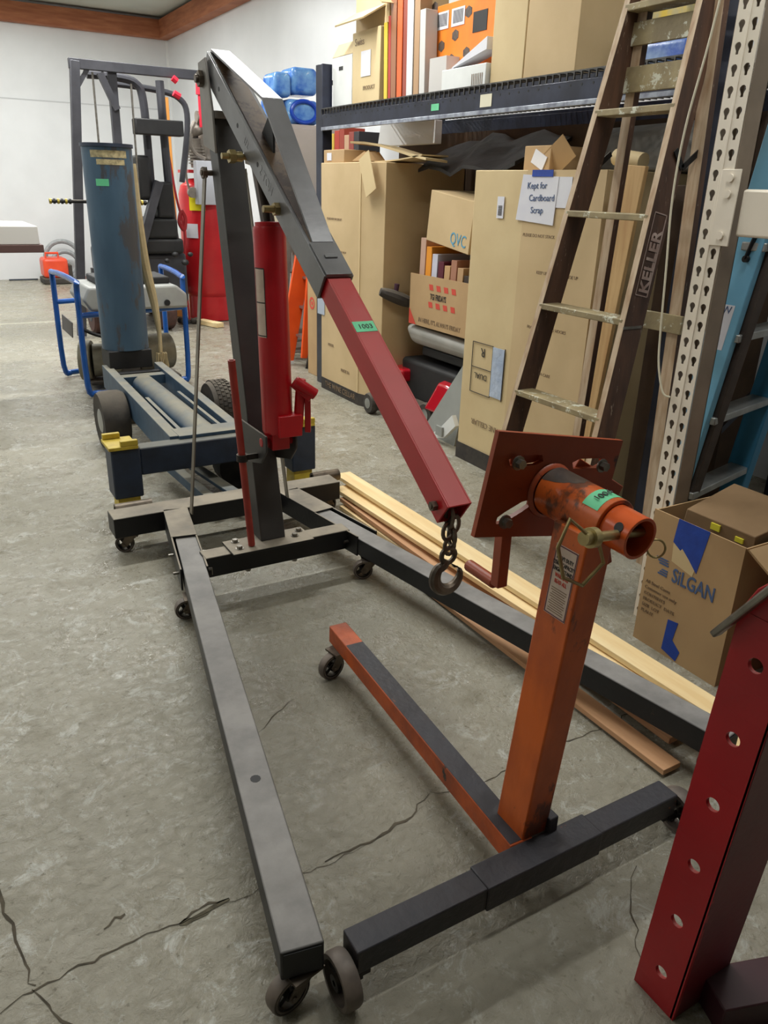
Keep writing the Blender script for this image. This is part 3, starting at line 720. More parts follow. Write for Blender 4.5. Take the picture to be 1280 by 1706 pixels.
# stand wheels: two fixed at crossbar ends, swivel under the long leg
for x in (0.500, 1.462):
    g = G(); w0 = V((x, 0.945, 0.058)); r, h = 0.058, 0.018
    ax = V((1, 0, 0))
    g.lathe(w0, ax, [(r * 0.78, -h), (r * 0.95, -h), (r, -h * 0.6), (r, h * 0.6), (r * 0.95, h), (r * 0.78, h), (r * 0.78, -h)], 32, False)
    wv = mk('wheel', g, caster_tread, st)
    g = G(); g.lathe(w0, ax, [(0.006, -h), (r * 0.3, -h), (r * 0.3, h), (0.006, h)], 16, False)
    for k in range(5):
        a = k * 2 * math.pi / 5; d_ = V((0, math.cos(a), math.sin(a))); g.bar(w0 + d_ * r * 0.25, w0 + d_ * r * 0.8, 0.016, 0.012, up=ax)
    mk('wheel_hub', g, iron, wv)
    s_ = 1 if x < 1 else -1
    mk('axle_bracket', G().box(min(x, x + s_ * 0.06), max(x, x + s_ * 0.06), 0.937, 0.953, 0.050, 0.066).box(x + s_ * 0.03 - 0.012, x + s_ * 0.03 + 0.012, 0.935, 0.985, 0.045, 0.075), iron, st)
caster(st, 1.004, 1.955, 0.099, 0.046, yaw=3.35, wd=0.026, plate=0.03, trail=0.028)

# ================================================================ RED PRESS FRAME in the right foreground
pr_ = thing('red_steel_frame', 'red steel post with a row of round holes, cut off by the right edge', 'frame', (1.15, 0.65, 0))
F0, F1 = (V((1.05, 0.69, 0.0)), V((1.05, 0.652, 0.845))); B0, B1 = (V((1.05, 0.592, 0.0)), V((1.05, 0.548, 0.845)))
hz = [(1.107, 0.09), (0, 0.235), (0, 0.385), (0, 0.53), (0, 0.67), (0, 0.82)]
zs = [0.085, 0.232, 0.378, 0.527, 0.672, 0.820]
g = G(); cells = []; up_ = (F1 - F0).normalized()
edges = [0.0] + [(a + b) / 2 for a, b in zip(zs, zs[1:])] + [0.90]
for i, z in enumerate(zs):
    lo, hi = edges[i], edges[i + 1]; mid = (lo + hi) / 2; t = mid / 0.845
    c = (lerp(F0, F1, t) + lerp(B0, B1, t)) / 2
    off = z - mid; hole = [(a, b + off) for a, b in poly(20, 0.0135)] if i < 6 else None
    cells.append((c, V((0, -1, 0)), up_, 0.050, (hi - lo) / 2, hole))
# holes must be star shaped about the cell centre, so centre each cell on its hole
cells = []
for i, z in enumerate(zs):
    t = z / 0.845; c = (lerp(F0, F1, t) + lerp(B0, B1, t)) / 2; cells.append((c, V((0, -1, 0)), up_, 0.050, 0.0475, poly(20, 0.0135)))
    nz = zs[i + 1] if i < 5 else 0.90
    a_, b_ = z + 0.0475, nz - (0.0475 if i < 5 else 0)
    if b_ > a_ + 0.001:
        t = ((a_ + b_) / 2) / 0.845; c = (lerp(F0, F1, t) + lerp(B0, B1, t)) / 2; cells.append((c, V((0, -1, 0)), up_, 0.050, (b_ - a_) / 2, None))
t = 0.019 / 0.845; cells.append(((lerp(F0, F1, t) + lerp(B0, B1, t)) / 2, V((0, -1, 0)), up_, 0.050, 0.0188, None))
g.cells(cells, (-1, 0, 0), 0.008)
mk('holed_flange', g, redpress, pr_)
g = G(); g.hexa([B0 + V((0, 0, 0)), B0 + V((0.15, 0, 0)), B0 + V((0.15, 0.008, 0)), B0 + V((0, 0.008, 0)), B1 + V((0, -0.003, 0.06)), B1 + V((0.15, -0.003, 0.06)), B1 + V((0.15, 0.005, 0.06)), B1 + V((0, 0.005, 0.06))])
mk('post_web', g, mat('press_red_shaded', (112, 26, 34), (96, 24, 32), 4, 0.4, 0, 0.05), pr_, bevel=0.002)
g = G(); g.bar((1.12, 0.57, 0.035), (1.75, 0.36, 0.035), 0.09, 0.07); mk('foot_rail', g, mat('press_maroon', (66, 22, 32), (54, 20, 28), 4, 0.5), pr_, bevel=0.003)
g = G(); g.prism([(1.05, 0.648, 0.90), (1.05, 0.545, 0.90), (1.05, 0.54, 1.0), (1.05, 0.58, 1.0), (1.05, 0.628, 0.945)], (0.008, 0, 0)); mk('post_shoulder', g, redpress, pr_, bevel=0.002)
g = G(); g.bar((1.035, 0.672, 0.845), (1.035, 0.555, 1.03), 0.02, 0.012, up=(0, 1, 1)); mk('lever_bar', g, steel, pr_, bevel=0.003)

# ================================================================ BOARDS on the floor
def board(p, q, wd, th, mt, label, up=(0, 0, 1)):
    g = G(); g.bar(p, q, wd, th, up); return tag(mk('pine_board', g, mt, bevel=0.0015), label, 'board', 'pine boards on the floor')
board((1.775, 3.42, 0.112), (1.83, 1.05, 0.112), 0.088, 0.020, pine, 'pale pine board lying uppermost on the stack beside the hoist leg')
board((1.722, 3.33, 0.078), (1.80, 0.98, 0.090), 0.088, 0.020, pine, 'pine board just under the uppermost one, its edge facing the hoist leg')
board((1.715, 3.25, 0.050), (1.725, 1.16, 0.034), 0.085, 0.020, pine2, 'pine board third from the top of the stack, showing under two others')
board((1.600, 3.02, 0.012), (1.612, 1.085, 0.020), 0.070, 0.018, pine2, 'reddish pine board splayed out under the hoist leg, its near end by the caster')
board((1.70, 3.22, 0.020), (1.78, 1.2, 0.012), 0.088, 0.020, pine, 'lowest pine board flat on the floor under the stack')

# ================================================================ CARTONS on the right
def carton(name, label, x0, x1, y0, y1, z0, z1, mt, ch=0, root_=None, group=None, band=0, cat='box', rz=0):
    """closed carton with optional chamfered aisle corners"""
    t = thing(name, label, cat, ((x0 + x1) / 2, (y0 + y1) / 2, z0), group)
    if ch: pts = [(x0 + ch * 0.45, y1, z0), (x0, y1 - ch * 0.6, z0), (x0, y0 + ch, z0), (x0 + ch * 0.35, y0, z0), (x1, y0, z0), (x1, y1, z0)]
    else: pts = [(x0, y1, z0), (x0, y0, z0), (x1, y0, z0), (x1, y1, z0)]
    mk('carton_body', G().prism(pts, (0, 0, z1 - z0)), mt, t, bevel=0.004)
    return t
DN, LF = V((0, 0, -1)), V((0, -1, 0))
cl = carton('tall_carton', 'tall brown carton at the far end of the black rack, black band at its base', 2.72, 3.42, 4.80, 5.74, 0, 1.66, card, 0.20)
mk('base_band', G().prism([(2.718 + 0.09, 5.742, 0.0), (2.718, 5.742 - 0.12, 0), (2.718, 5.0, 0), (2.788, 4.80, 0), (2.80, 4.80, 0), (2.80, 5.742, 0)], (0, 0, 0.09)), wood_band, cl)
text('carton_print', 'THE WINE CELLAR', (2.716, 5.55, 0.03), LF, (0, 0, 1), 0.06, grayink, cl)
for y, z, s_, tx in ((5.52, 1.28, 0.02, 'PLEASE KEEP THIS SIDE UP'), (5.42, 1.06, 0.02, 'DO NOT TIP OR DROP'), (5.32, 0.88, 0.02, 'FRAGILE'), (5.5, 0.36, 0.03, 'MODEL'), (5.28, 0.20, 0.035, 'MADE IN')):
    text('carton_print', tx, (2.717, y, z), LF, (0, 0, 1), s_, grayink, cl)
mk('plastic_window', G().box(2.714, 2.718, 5.56, 5.68, 0.58, 0.80), mat('pale_plastic_film', (176, 186, 202), rough=0.2), cl)
mk('corner_tape', G().box(2.714, 2.7195, 5.0, 5.012, 0.1, 1.64), card3, cl)
sb = carton('small_carton', 'small brown carton with a white label lying on top of the far tall carton', 2.74, 3.0, 5.30, 5.62, 1.661, 1.745, card2)
mk('white_label', G().box(2.736, 2.7395, 5.49, 5.56, 1.675, 1.725), paper, sb)
crn = carton('tall_carton', 'tall brown carton behind the wooden stepladder with a note taped on it', 2.70, 3.40, 2.72, 3.69, 0, 1.605, card3, 0.0)
mk('side_crease', G().box(2.697, 2.7005, 3.255, 3.265, 0.0, 1.6), card, crn)
mk('side_panel', G().box(2.6965, 2.70, 2.72, 3.255, 0.0, 1.605), card, crn)
mk('base_band', G().box(2.694, 2.6965, 2.72, 3.695, 0.0, 0.10), wood_band, crn)
mk('paper_note', G().hexa([(2.69, 3.31, 1.375), (2.69, 3.03, 1.36), (2.694, 3.03, 1.36), (2.694, 3.31, 1.375), (2.69, 3.28, 1.585), (2.69, 3.02, 1.575), (2.694, 3.02, 1.575), (2.694, 3.28, 1.585)]), paper, crn, label='white paper note with blue handwriting')
mk('paper_note_corner', G().box(2.6925, 2.6945, 2.93, 3.04, 1.44, 1.575), paper, crn)
for i, tx in enumerate(('Kept for', 'Cardboard', 'Scrap')): text('handwriting', tx, (2.6885, 3.24 - 0.02 * i, 1.52 - 0.055 * i), V((0, -1, 0.02)), (0, 0, 1), 0.042, bink, crn)
mk('masking_tape', G().box(2.687, 2.6895, 3.06, 3.21, 1.575, 1.605), btape, crn, label='strip of blue masking tape')
mks('barcode_label', G().box(2.694, 2.6965, 3.42, 3.475, 1.375, 1.48), paper, crn)
g = G()
for i in range(7): g.box(2.6925, 2.6938, 3.432, 3.463, 1.39 + i * 0.007, 1.394 + i * 0.007)
mk('barcode', g, ink, crn)
mk('plastic_window', G().box(2.693, 2.6965, 3.31, 3.41, 0.44, 0.715), mat('pale_plastic_film2', (168, 182, 206), (190, 202, 220), 12, 0.15, 0, 0.6, 20), crn)
g = G()
for a in ((3.595, 3.598, 0.43, 0.715), (3.305, 3.308, 0.43, 0.72), (3.41, 3.413, 0.43, 0.715)): g.box(2.693, 2.6966, a[0], a[1], a[2], a[3])
for z in (0.43, 0.575, 0.715): g.box(2.693, 2.6966, 3.41, 3.598, z, z + 0.003)
mk('printed_frame', g, ink, crn)
text('carton_print', 'R', (2.696, 3.48, 0.69), V((0, 1, 0)), DN, 0.07, ink, crn); text('carton_print', 'DUAL', (2.696, 3.45, 0.545), V((0, 1, 0)), DN, 0.045, ink, crn)
text('carton_print', 'WINE CELLAR', (2.6955, 3.28, 0.275), V((0, 1, 0)), DN, 0.045, grayink, crn)
text('carton_print', 'CELLAR', (2.693, 3.28, 0.03), V((0, -1, 0)), (0, 0, 1), 0.06, grayink, crn)
for y, z, tx in ((3.25, 1.30, 'PLEASE DO NOT STACK'), (3.12, 1.13, 'KEEP UPRIGHT'), (2.95, 1.13, 'THIS SIDE UP'), (3.15, 0.86, 'FRAGILE'), (2.98, 0.87, 'NO HOOKS'), (3.15, 0.64, 'HANDLE WITH CARE')):
    text('carton_print', tx, (2.696, y, z), LF, (0, 0, 1), 0.022, grayink, crn)
tag(mk('timber_plank', G().bar((2.66, 2.66, 0.0), (2.72, 2.57, 1.62), 0.022, 0.10, up=(0, 1, 0)), mat('pale_plank', (214, 178, 124), (190, 148, 96), 2, 0.7, 0, 0.05, stretch=(14, 14, 1.2), speck=(168, 120, 76), speckt=0.7), bevel=0.002), 'tall pale knotty plank leaning right of the carton behind the stepladder', 'plank')
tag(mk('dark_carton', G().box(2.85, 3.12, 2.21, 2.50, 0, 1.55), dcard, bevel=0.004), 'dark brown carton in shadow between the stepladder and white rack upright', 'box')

rnd = random.Random(3); rows = []
for i in range(9):
    y = 4.74 - 0.125 * i; rows.append([(3.0 + 0.10 * j, y, 1.60 + 0.05 * j + 0.025 * math.sin(i * 1.7 + j) + 0.02 * rnd.random()) for j in range(5)])
g = G(); vv = [[g.bm.verts.new(p) for p in r_] for r_ in rows]; v2 = [[g.bm.verts.new((p[0], p[1], p[2] + 0.02)) for p in r_] for r_ in rows]
for i in range(8):
    for j in range(4): g.bm.faces.new((vv[i][j], vv[i][j + 1], vv[i + 1][j + 1], vv[i + 1][j])); g.bm.faces.new((v2[i][j], v2[i + 1][j], v2[i + 1][j + 1], v2[i][j + 1]))
for i in range(8): g.bm.faces.new((vv[i + 1][0], v2[i + 1][0], v2[i][0], vv[i][0])); g.bm.faces.new((vv[i][4], v2[i][4], v2[i + 1][4], vv[i + 1][4]))
for j in range(4): g.bm.faces.new((vv[0][j], v2[0][j], v2[0][j + 1], vv[0][j + 1])); g.bm.faces.new((vv[8][j + 1], v2[8][j + 1], v2[8][j], vv[8][j]))
tag(mk('black_plastic_sheet', g, mat('black_sheet', (40, 34, 32), (28, 26, 26), 6, 0.5, 0, 0.3, 9)), 'black plastic sheet sagging between the two tall cartons under the rack beam', 'sheet')
# loose card on the cartons
def sheet(pts, th, mt, label, name='cardboard_flap'):
    g = G(); n = len(pts); A = [[g.bm.verts.new(V(p) + V((0, 0, s_ * th))) for p in row] for s_ in (0, 1) for row in pts]
    rows = len(pts); cols = len(pts[0]); bot, top = A[:rows], A[rows:]
    for i in range(rows - 1):
        for j in range(cols - 1):
            g.bm.faces.new((top[i][j], top[i][j + 1], top[i + 1][j + 1], top[i + 1][j])); g.bm.faces.new((bot[i][j], bot[i + 1][j], bot[i + 1][j + 1], bot[i][j + 1]))
    for j in range(cols - 1):
        g.bm.faces.new((bot[0][j], bot[0][j + 1], top[0][j + 1], top[0][j])); g.bm.faces.new((bot[-1][j + 1], bot[-1][j], top[-1][j], top[-1][j + 1]))
    for i in range(rows - 1):
        g.bm.faces.new((bot[i + 1][0], bot[i][0], top[i][0], top[i + 1][0])); g.bm.faces.new((bot[i][-1], bot[i + 1][-1], top[i + 1][-1], top[i][-1]))
    return tag(mk(name, g, mt, ang=50), label, 'cardboard')
sheet([[(2.85 + 0.16 * j, 5.42 - 0.20 * i, 1.79 - 0.018 * i - 0.004 * i * i / 5 + 0.012 * math.sin(i * 1.0) - 0.01 * j) for j in range(2)] for i in range(6)], 0.014, card3, 'bowed cardboard sheet, upper one above the far tall carton')
sheet([[(2.85 + 0.20 * j, 5.12 - 0.13 * i, 1.662 + 0.007 * i - 0.01 * math.sin(i * 0.6)) for j in range(2)] for i in range(6)], 0.008, card3, 'bent cardboard sheet, lower one lying on the far tall carton')
tag(mk('cardboard_strip', G().bar((2.70, 4.94, 1.70), (2.705, 4.84, 1.47), 0.14, 0.005, up=(1, 0, 0)), card3), 'short cardboard tongue hanging over the corner of the far tall carton', 'cardboard')
tag(mk('cardboard_scrap', G().prism([(2.76, 5.22, 1.67), (2.80, 5.12, 1.73), (2.82, 5.06, 1.67)], (0.12, 0, 0)), card2), 'small folded cardboard scrap between the two bowed sheets', 'cardboard')
jb = carton('crumpled_carton', 'small torn carton with a white label on the carton behind the stepladder', 2.80, 3.02, 3.22, 3.42, 1.606, 1.72, card2)
mk('white_label', G().obox((2.797, 3.30, 1.655), (0.002, 0, 0), (0, 0.045, 0.02), (0, -0.015, 0.03)), paper, jb)
mk('open_flap', G().bar((2.80, 3.215, 1.72), (2.84, 3.15, 1.625), 0.16, 0.004, up=(1, 0, 0)), card2, jb)
tag(mk('grey_tarp', G().hexa([(3.05, 2.5, 1.61), (3.4, 2.5, 1.61), (3.4, 3.6, 1.61), (3.05, 3.25, 1.61), (3.15, 2.6, 1.80), (3.4, 2.6, 1.86), (3.4, 3.5, 1.84), (3.15, 3.2, 1.78)]), mat('grey_tarp', (110, 106, 100), (84, 82, 78), 6, 0.7, 0, 0.3, 8), bevel=0.03), 'grey folded sheet lying on top of the carton behind the stepladder', 'tarp')
tag(mk('wrapped_roll', G().cyl((2.80, 2.62, 1.64), (2.80, 2.78, 1.66), 0.035, n=14), card3), 'small pale roll on the carton right behind the stepladder rail', 'roll')

# white box and books under the shelf
tag(mk('white_flat_carton', G().hexa([(3.30, 5.02, 1.80), (3.36, 5.02, 1.80), (3.36, 5.82, 1.80), (3.30, 5.82, 1.80), (3.30, 5.02, 1.95), (3.36, 5.02, 1.95), (3.36, 5.78, 1.95), (3.30, 5.78, 1.95)]), mat('bright_white_card', (250, 250, 250), rough=0.6), bevel=0.004), 'long white flat box directly under the black rack beam', 'box')
tag(mk('dark_rack_filler', G().box(3.425, 3.74, 2.52, 5.70, 0.0, 1.87), dcard), 'dark brown block added behind the mobility scooter to darken the rack interior', 'box')  # added block: hides the white wall so the rack interior stays dark
for i, (y, c, h, mm) in enumerate(((6.62, (206, 176, 70), 0.36, 'yellow'), (6.52, (170, 58, 44), 0.38, 'red'), (6.43, (150, 60, 44), 0.40, 'brick red'), (6.34, (186, 150, 120), 0.34, 'tan'), (6.26, (140, 60, 50), 0.36, 'maroon'), (6.17, (46, 44, 48), 0.36, 'black'))):
    o = mk('binder', G().box(3.30, 3.50, y - 0.042, y + 0.042, 1.56, 1.56 + h), mat('binder_' + mm.replace(' ', '_'), c), bevel=0.003)
    tag(o, '%s binder standing on the low cabinet left of the white flat box' % mm, 'binder', 'binders beyond the black rack post')
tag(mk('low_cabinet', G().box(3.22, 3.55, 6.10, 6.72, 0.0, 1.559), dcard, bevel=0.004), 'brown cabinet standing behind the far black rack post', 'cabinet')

# ================================================================ BLACK PALLET RACK
rk = thing('black_pallet_rack', 'black steel pallet rack with a wire deck loaded with boxes', 'rack', (3.3, 4.0, 0))
for (x, y) in ((2.80, 5.78), (3.80, 5.78), (2.80, 2.30), (3.80, 2.30)):
    mk('upright', G().box(x - 0.02, x + 0.06, y - 0.055, y + 0.055, 0, 2.31), navyrack, rk, bevel=0.004)
for x in (2.78, 3.80):
    b_ = mk('beam', G().box(x, x + 0.045, 2.355, 5.725, 1.90, 1.985), navyrack, rk, bevel=0.003)
    mk('beam_step', G().box(x + 0.012, x + 0.045, 2.355, 5.725, 1.985, 2.005), navyrack, b_)
    mk('beam_lip', G().box(x - 0.012, x + 0.012, 2.355, 5.725, 1.878, 1.90), mat('lip_worn_steel', (176, 182, 194), (120, 124, 138), 20, 0.3, 0.3), b_, bevel=0.002)
    if x < 3:
        g = G()
        for k in range(44): g.cyl((x - 0.001, 5.66 - 0.075 * k, 1.965), (x + 0.001, 5.66 - 0.075 * k, 1.965), 0.006, n=8)
        mks('beam_hole', g, blkp, b_)
mk('price_tape', G().box(2.777, 2.7795, 3.175 + 1.02, 3.255 + 1.02, 1.925, 1.96), green, rk, label='green tape price tag')
mk('tag_sticker', G().box(2.777, 2.7795, 3.70, 3.80, 1.915, 1.975), creamm, rk)
for y in (2.30, 5.78):
    g = G(); g.bar((2.84, y, 0.2), (3.80, y, 0.9), 0.03, 0.03); g.bar((3.80, y, 0.9), (2.84, y, 1.6), 0.03, 0.03); g.bar((2.84, y, 2.2), (3.8, y, 2.2), 0.03, 0.03)
    mks('side_bracing', g, navyrack, rk)
g = G(); y = 5.72
while y > 2.36:
    g.bar((2.775, y, 2.016), (3.84, y, 2.016), 0.006, 0.006); g.bar((2.772, y, 2.018), (2.772, y, 1.985), 0.007, 0.006, up=(0, 1, 0)); y -= 0.048
for x in (2.772, 2.80, 3.0, 3.2, 3.4, 3.6, 3.83): g.bar((x, 2.36, 2.020), (x, 5.72, 2.020), 0.006, 0.006)
mk('wire_deck', g, mat('deck_wire', (90, 88, 84), (60, 58, 58), 20, 0.4, 0.6), rk, kind='stuff')
ZS = 2.025
# contents of the shelf
wbx = thing('white_box', 'white open-topped box at the left end of the shelf', 'box', (3.0, 5.56, ZS))
mk('box_body', G().box(2.85, 3.2, 5.405, 5.70, ZS, 2.34), white, wbx, bevel=0.003)
mks('hand_hole', G().obox((2.849, 5.57, 2.27), (0.001, 0, 0), (0, 0.03, 0), (0, 0, 0.012)), blkp, wbx)
mk('open_flap', G().bar((2.85, 5.55, 2.345), (2.90, 5.55, 2.43), 0.30, 0.004, up=(0, 0, 1)), card3, wbx)
tb = carton('brown_carton', 'brown carton with a white label beside the white box on the shelf', 2.85, 3.30, 5.02, 5.40, ZS, 2.46, card3)
mk('white_label', G().box(2.846, 2.8495, 5.14, 5.27, 2.19, 2.34), paper, tb)
text('carton_print', 'Swiss', (2.8465, 5.36, 2.38), LF, (0, 0, 1), 0.06, grayink, tb); text('carton_print', 'PRODUCT', (2.8465, 5.24, 2.11), LF, (0, 0, 1), 0.035, grayink, tb)
ub = carton('open_carton', 'open carton stacked on the labelled brown carton, flaps out', 2.90, 3.35, 5.0, 5.45, 2.461, 2.75, card3)
mk('open_flap', G().obox((2.83, 5.25, 2.545), (0.09, 0, 0.05), (0, 0.20, 0), (0.002, 0, -0.004)), card3, ub)
mk('open_flap', G().bar((2.97, 5.0, 2.62), (2.93, 4.86, 2.56), 0.3, 0.004, up=(0, 0, 1)), card2, ub)
fcol = [((214, 190, 60), 'yellow', 2.47, 0.022), ((182, 60, 46), 'red', 2.50, 0.018), ((150, 98, 66), 'brown cardboard', 2.60, 0.034), ((232, 96, 34), 'bright orange', 2.66, 0.030), ((150, 66, 48), 'dark red', 2.62, 0.024), ((214, 214, 214), 'white', 2.66, 0.036), ((176, 140, 104), 'tan', 2.62, 0.03), ((204, 202, 198), 'pale grey', 2.48, 0.03)]
y = 4.955
for c, nm, h, t_ in fcol:
    z1 = h; g = G(); g.hexa([(2.86, y - t_, ZS), (2.945, y - t_, ZS), (2.945, y + t_, ZS), (2.86, y + t_, ZS), (2.86, y - t_ + 0.02, z1), (2.945, y - t_ + 0.02, z1), (2.945, y + t_ + 0.02, z1), (2.86, y + t_ + 0.02, z1)])
    tag(mk('upright_folder', g, mat('folder_' + nm.replace(' ', '_'), c), bevel=0.002), '%s flat carton standing on edge in the shelf row beside the brown carton' % nm, 'carton', 'flat cartons on edge on the shelf'); y -= t_ * 2 + 0.007
ob = thing('orange_display_carton', 'orange printed carton with dark hexagons and two barcodes on the shelf', 'box', (3.1, 4.15, ZS))
mk('carton_body', G().box(2.95, 3.2, 3.86, 4.60, ZS, 2.50), mat('orange_print', (240, 134, 30), (232, 120, 24), 6, 0.6), ob, bevel=0.003)
mk('grey_base', G().box(2.86, 2.949, 4.265, 4.44, ZS, 2.215), mat('grey_card', (196, 192, 188)), ob)
for y, z in ((4.46, 2.29), (4.32, 2.33), (4.535, 2.245), (4.20, 2.23), (4.55, 2.50), (4.20, 2.43), (4.35, 2.21), (4.56, 2.39)):
    mk('printed_hexagon', G().prism([(2.9485, y + a * 1.0, z + b) for a, b in poly(6, 0.036, 0.030, 0.5)], (0.001, 0, 0)), mat('hexagon_print', (96, 80, 70), (60, 52, 50), 30), ob)
mk('black_panel', G().box(2.9475, 2.9495, 4.02, 4.15, 2.32, 2.42), blkp, ob)
for y in (4.46, 4.30):
    p_ = mk('barcode_label', G().box(2.947, 2.9495, y - 0.065, y + 0.065, 2.375, 2.465), paper, ob)
    g = G()
    for k in range(14): g.box(2.9462, 2.9468, y - 0.05 + k * 0.0072, y - 0.0468 + k * 0.0072, 2.39, 2.455)
    mk('barcode', g, ink, p_)
wf = carton('white_flat_box', 'flat white box with a sloping lid on the shelf front', 2.83, 2.945, 3.84, 4.26, ZS, 2.135, white)
mk('sloping_lid', G().hexa([(2.84, 3.86, 2.20), (2.94, 3.86, 2.20), (2.94, 4.18, 2.137), (2.84, 4.18, 2.137), (2.84, 3.86, 2.26), (2.94, 3.86, 2.26), (2.94, 4.17, 2.145), (2.84, 4.17, 2.145)]), paper, wf)
text('carton_barcode', '|||||||', (2.8285, 3.97, 2.05), LF, (0, 0, 1), 0.06, grayink, wf)['kind'] = 'stuff'
carton('large_carton', 'plain brown carton on the shelf, the left one of the big pair', 2.85, 3.3, 3.555, 3.825, ZS, 2.80, card3)
carton('large_carton', 'plain brown carton on the shelf, the right one of the big pair', 2.85, 3.4, 3.17, 3.548, ZS, 2.80, card)
g = G(); g.box(2.95, 3.3, 2.60, 2.90, ZS, 2.13)
tag(mk('blue_bag', g, mat('blue_bag', (40, 90, 190), (170, 200, 230), 7, 0.3, 0, 0.4, 12), bevel=0.03), 'blue and white plastic bag on the shelf behind the stepladder', 'bag')
tag(mk('yellow_bag', G().box(3.0, 3.3, 2.66, 2.90, 2.131, 2.40), mat('yellow_bag', (236, 200, 40), (60, 140, 200), 5, 0.4), bevel=0.03), 'yellow printed bag lying on the blue bag behind the stepladder', 'bag')

# ================================================================ WHITE RACK at the right
wr = thing('white_pallet_rack', 'cream steel pallet rack upright with keyhole slots beside the stepladder', 'rack', (2.3, 1.6, 0))
def upright(x, y0, y1, front):
    K_ = 1.4; keyh = [(0.0078 * math.cos(math.radians(a)), 0.004 + 0.0078 * math.sin(math.radians(a))) for a in range(-40, 221, 26)] + [(-0.0038, -0.005), (-0.0036, -0.0115), (0.0036, -0.0115), (0.0038, -0.005)]
    g = G(); cells = []; w2 = (y1 - y0) / 4; yc = (y0 + y1) / 2; n = 46; hh = 0.0285; keyh = [(a_ * K_, b_ * K_) for a_, b_ in keyh]
    for k in range(n):
        z = hh + k * 2 * hh
        for s_ in (-1, 1): cells.append(((x, yc + s_ * (w2 - 0.002), z), V((0, -1, 0)), V((0, 0, 1)), w2 - 0.002, hh, keyh))
    g.cells(cells, (-1, 0, 0), 0.003)
    o = mk('upright', g, rackw, wr)
    mk('centre_crease', G().box(x - 0.003, x + 0.002, yc - 0.004, yc + 0.004, 0, n * 2 * hh), rackw, o, bevel=0.001)
    g = G()
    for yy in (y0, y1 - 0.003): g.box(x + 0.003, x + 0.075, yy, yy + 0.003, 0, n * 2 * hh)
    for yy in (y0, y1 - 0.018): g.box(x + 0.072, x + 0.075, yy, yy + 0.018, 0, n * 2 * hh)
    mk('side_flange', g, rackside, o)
upright(2.205, 1.695, 1.79, True)
g = G()
for yy in (1.695, 1.787): g.box(3.13, 3.205, yy, yy + 0.003, 0, 2.64)
g.box(3.202, 3.205, 1.695, 1.79, 0, 2.64); mk('rear_upright', g, rackw, wr)
g = G(); g.bar((2.27, 1.742, 2.3), (3.14, 1.742, 2.3), 0.025, 0.035); mks('side_bracing', g, rackw, wr)
bm_ = mk('beam', G().box(2.212, 2.262, 0.2, 1.66, 1.395, 1.53), rackw, wr, bevel=0.008)
g = G(); g.box(2.199, 2.2035, 1.668, 1.737, 1.365, 1.585)
bk = mk('beam_connector', g, rackw, wr, bevel=0.0015)
g = G()
for z in (1.395, 1.515, 1.56): g.cyl((2.1985, 1.70, z), (2.192, 1.70, z), 0.012, n=12)
mks('rivet', g, rackw, bk)
g = G(); g.tube([(2.20, 1.82, 2.3), (2.195, 1.86, 1.95), (2.19, 1.895, 1.71), (2.19, 1.903, 1.5), (2.19, 1.882, 1.275), (2.19, 1.862, 1.06), (2.19, 1.847, 0.96), (2.19, 1.812, 0.875), (2.20, 1.785, 0.862)], 0.0035, 8, smooth=6)
tag(mk('white_cable', g, creamm), 'thin white cable drooping beside the cream rack upright', 'cable')

# ================================================================ WOODEN STEPLADDER
ld = thing('wooden_stepladder', 'tall brown wooden stepladder, paint-splattered, standing open before the cartons', 'ladder', (2.3, 2.4, 0))
KX = 0.2
fx = lambda z: 2.08 + KX * z
Ly = lambda z: 2.68 - 0.055 * z
Ry = lambda z: 2.065 + 0.055 * z
HT = 2.50
def rail(yf, s_, x_of, depth, th, h, name, z0=0.0):
    g = G(); a, b = z0, h
    g.hexa([(x_of(a), yf(a), a), (x_of(a) + depth, yf(a), a), (x_of(a) + depth, yf(a) + s_ * th, a), (x_of(a), yf(a) + s_ * th, a), (x_of(b), yf(b), b), (x_of(b) + depth, yf(b), b), (x_of(b) + depth, yf(b) + s_ * th, b), (x_of(b), yf(b) + s_ * th, b)])
    o = mk(name, g, brownwood, ld, bevel=0.002)
    g = G(); e = 0.0015
    g.hexa([(x_of(a) - e, yf(a), a), (x_of(a), yf(a), a), (x_of(a), yf(a) + s_ * th, a), (x_of(a) - e, yf(a) + s_ * th, a), (x_of(b) - e, yf(b), b), (x_of(b), yf(b), b), (x_of(b), yf(b) + s_ * th, b), (x_of(b) - e, yf(b) + s_ * th, b)])
    mk('worn_edge', g, edgewood, o)
    return o
rl = rail(Ly, -1, fx, 0.105, 0.027, HT, 'front_rail'); rr_ = rail(Ry, 1, fx, 0.105, 0.027, HT, 'front_rail')
bx_ = lambda z: 2.57
rail(lambda z: 2.62 - 0.04 * z, -1, bx_, 0.03, 0.045, HT, 'rear_rail'); rail(lambda z: 2.06 + 0.04 * z, 1, bx_, 0.03, 0.055, HT, 'rear_rail')
for z in (0.335, 0.70, 1.07, 1.44, 1.81, 2.17):
    g = G(); g.box(fx(z) - 0.004, fx(z) + 0.088, Ry(z) + 0.01, Ly(z) - 0.01, z - 0.024, z)
    mk('step', g, stepwood, ld, bevel=0.003)
for z, h, ya, yb in ((1.04, 0.07, 2.08, 2.34), (1.92, 0.09, 2.24, 2.58), (2.075, 0.08, 2.24, 2.58)):
    mk('rear_crosspiece', G().box(2.555, 2.57, ya, yb, z - h / 2, z + h / 2), stepwood, ld, bevel=0.002)
mk('top_cap', G().box(fx(HT) - 0.03, fx(HT) + 0.14, Ry(HT) - 0.03, Ly(HT) + 0.03, HT, HT + 0.025), brownwood, ld, bevel=0.003)
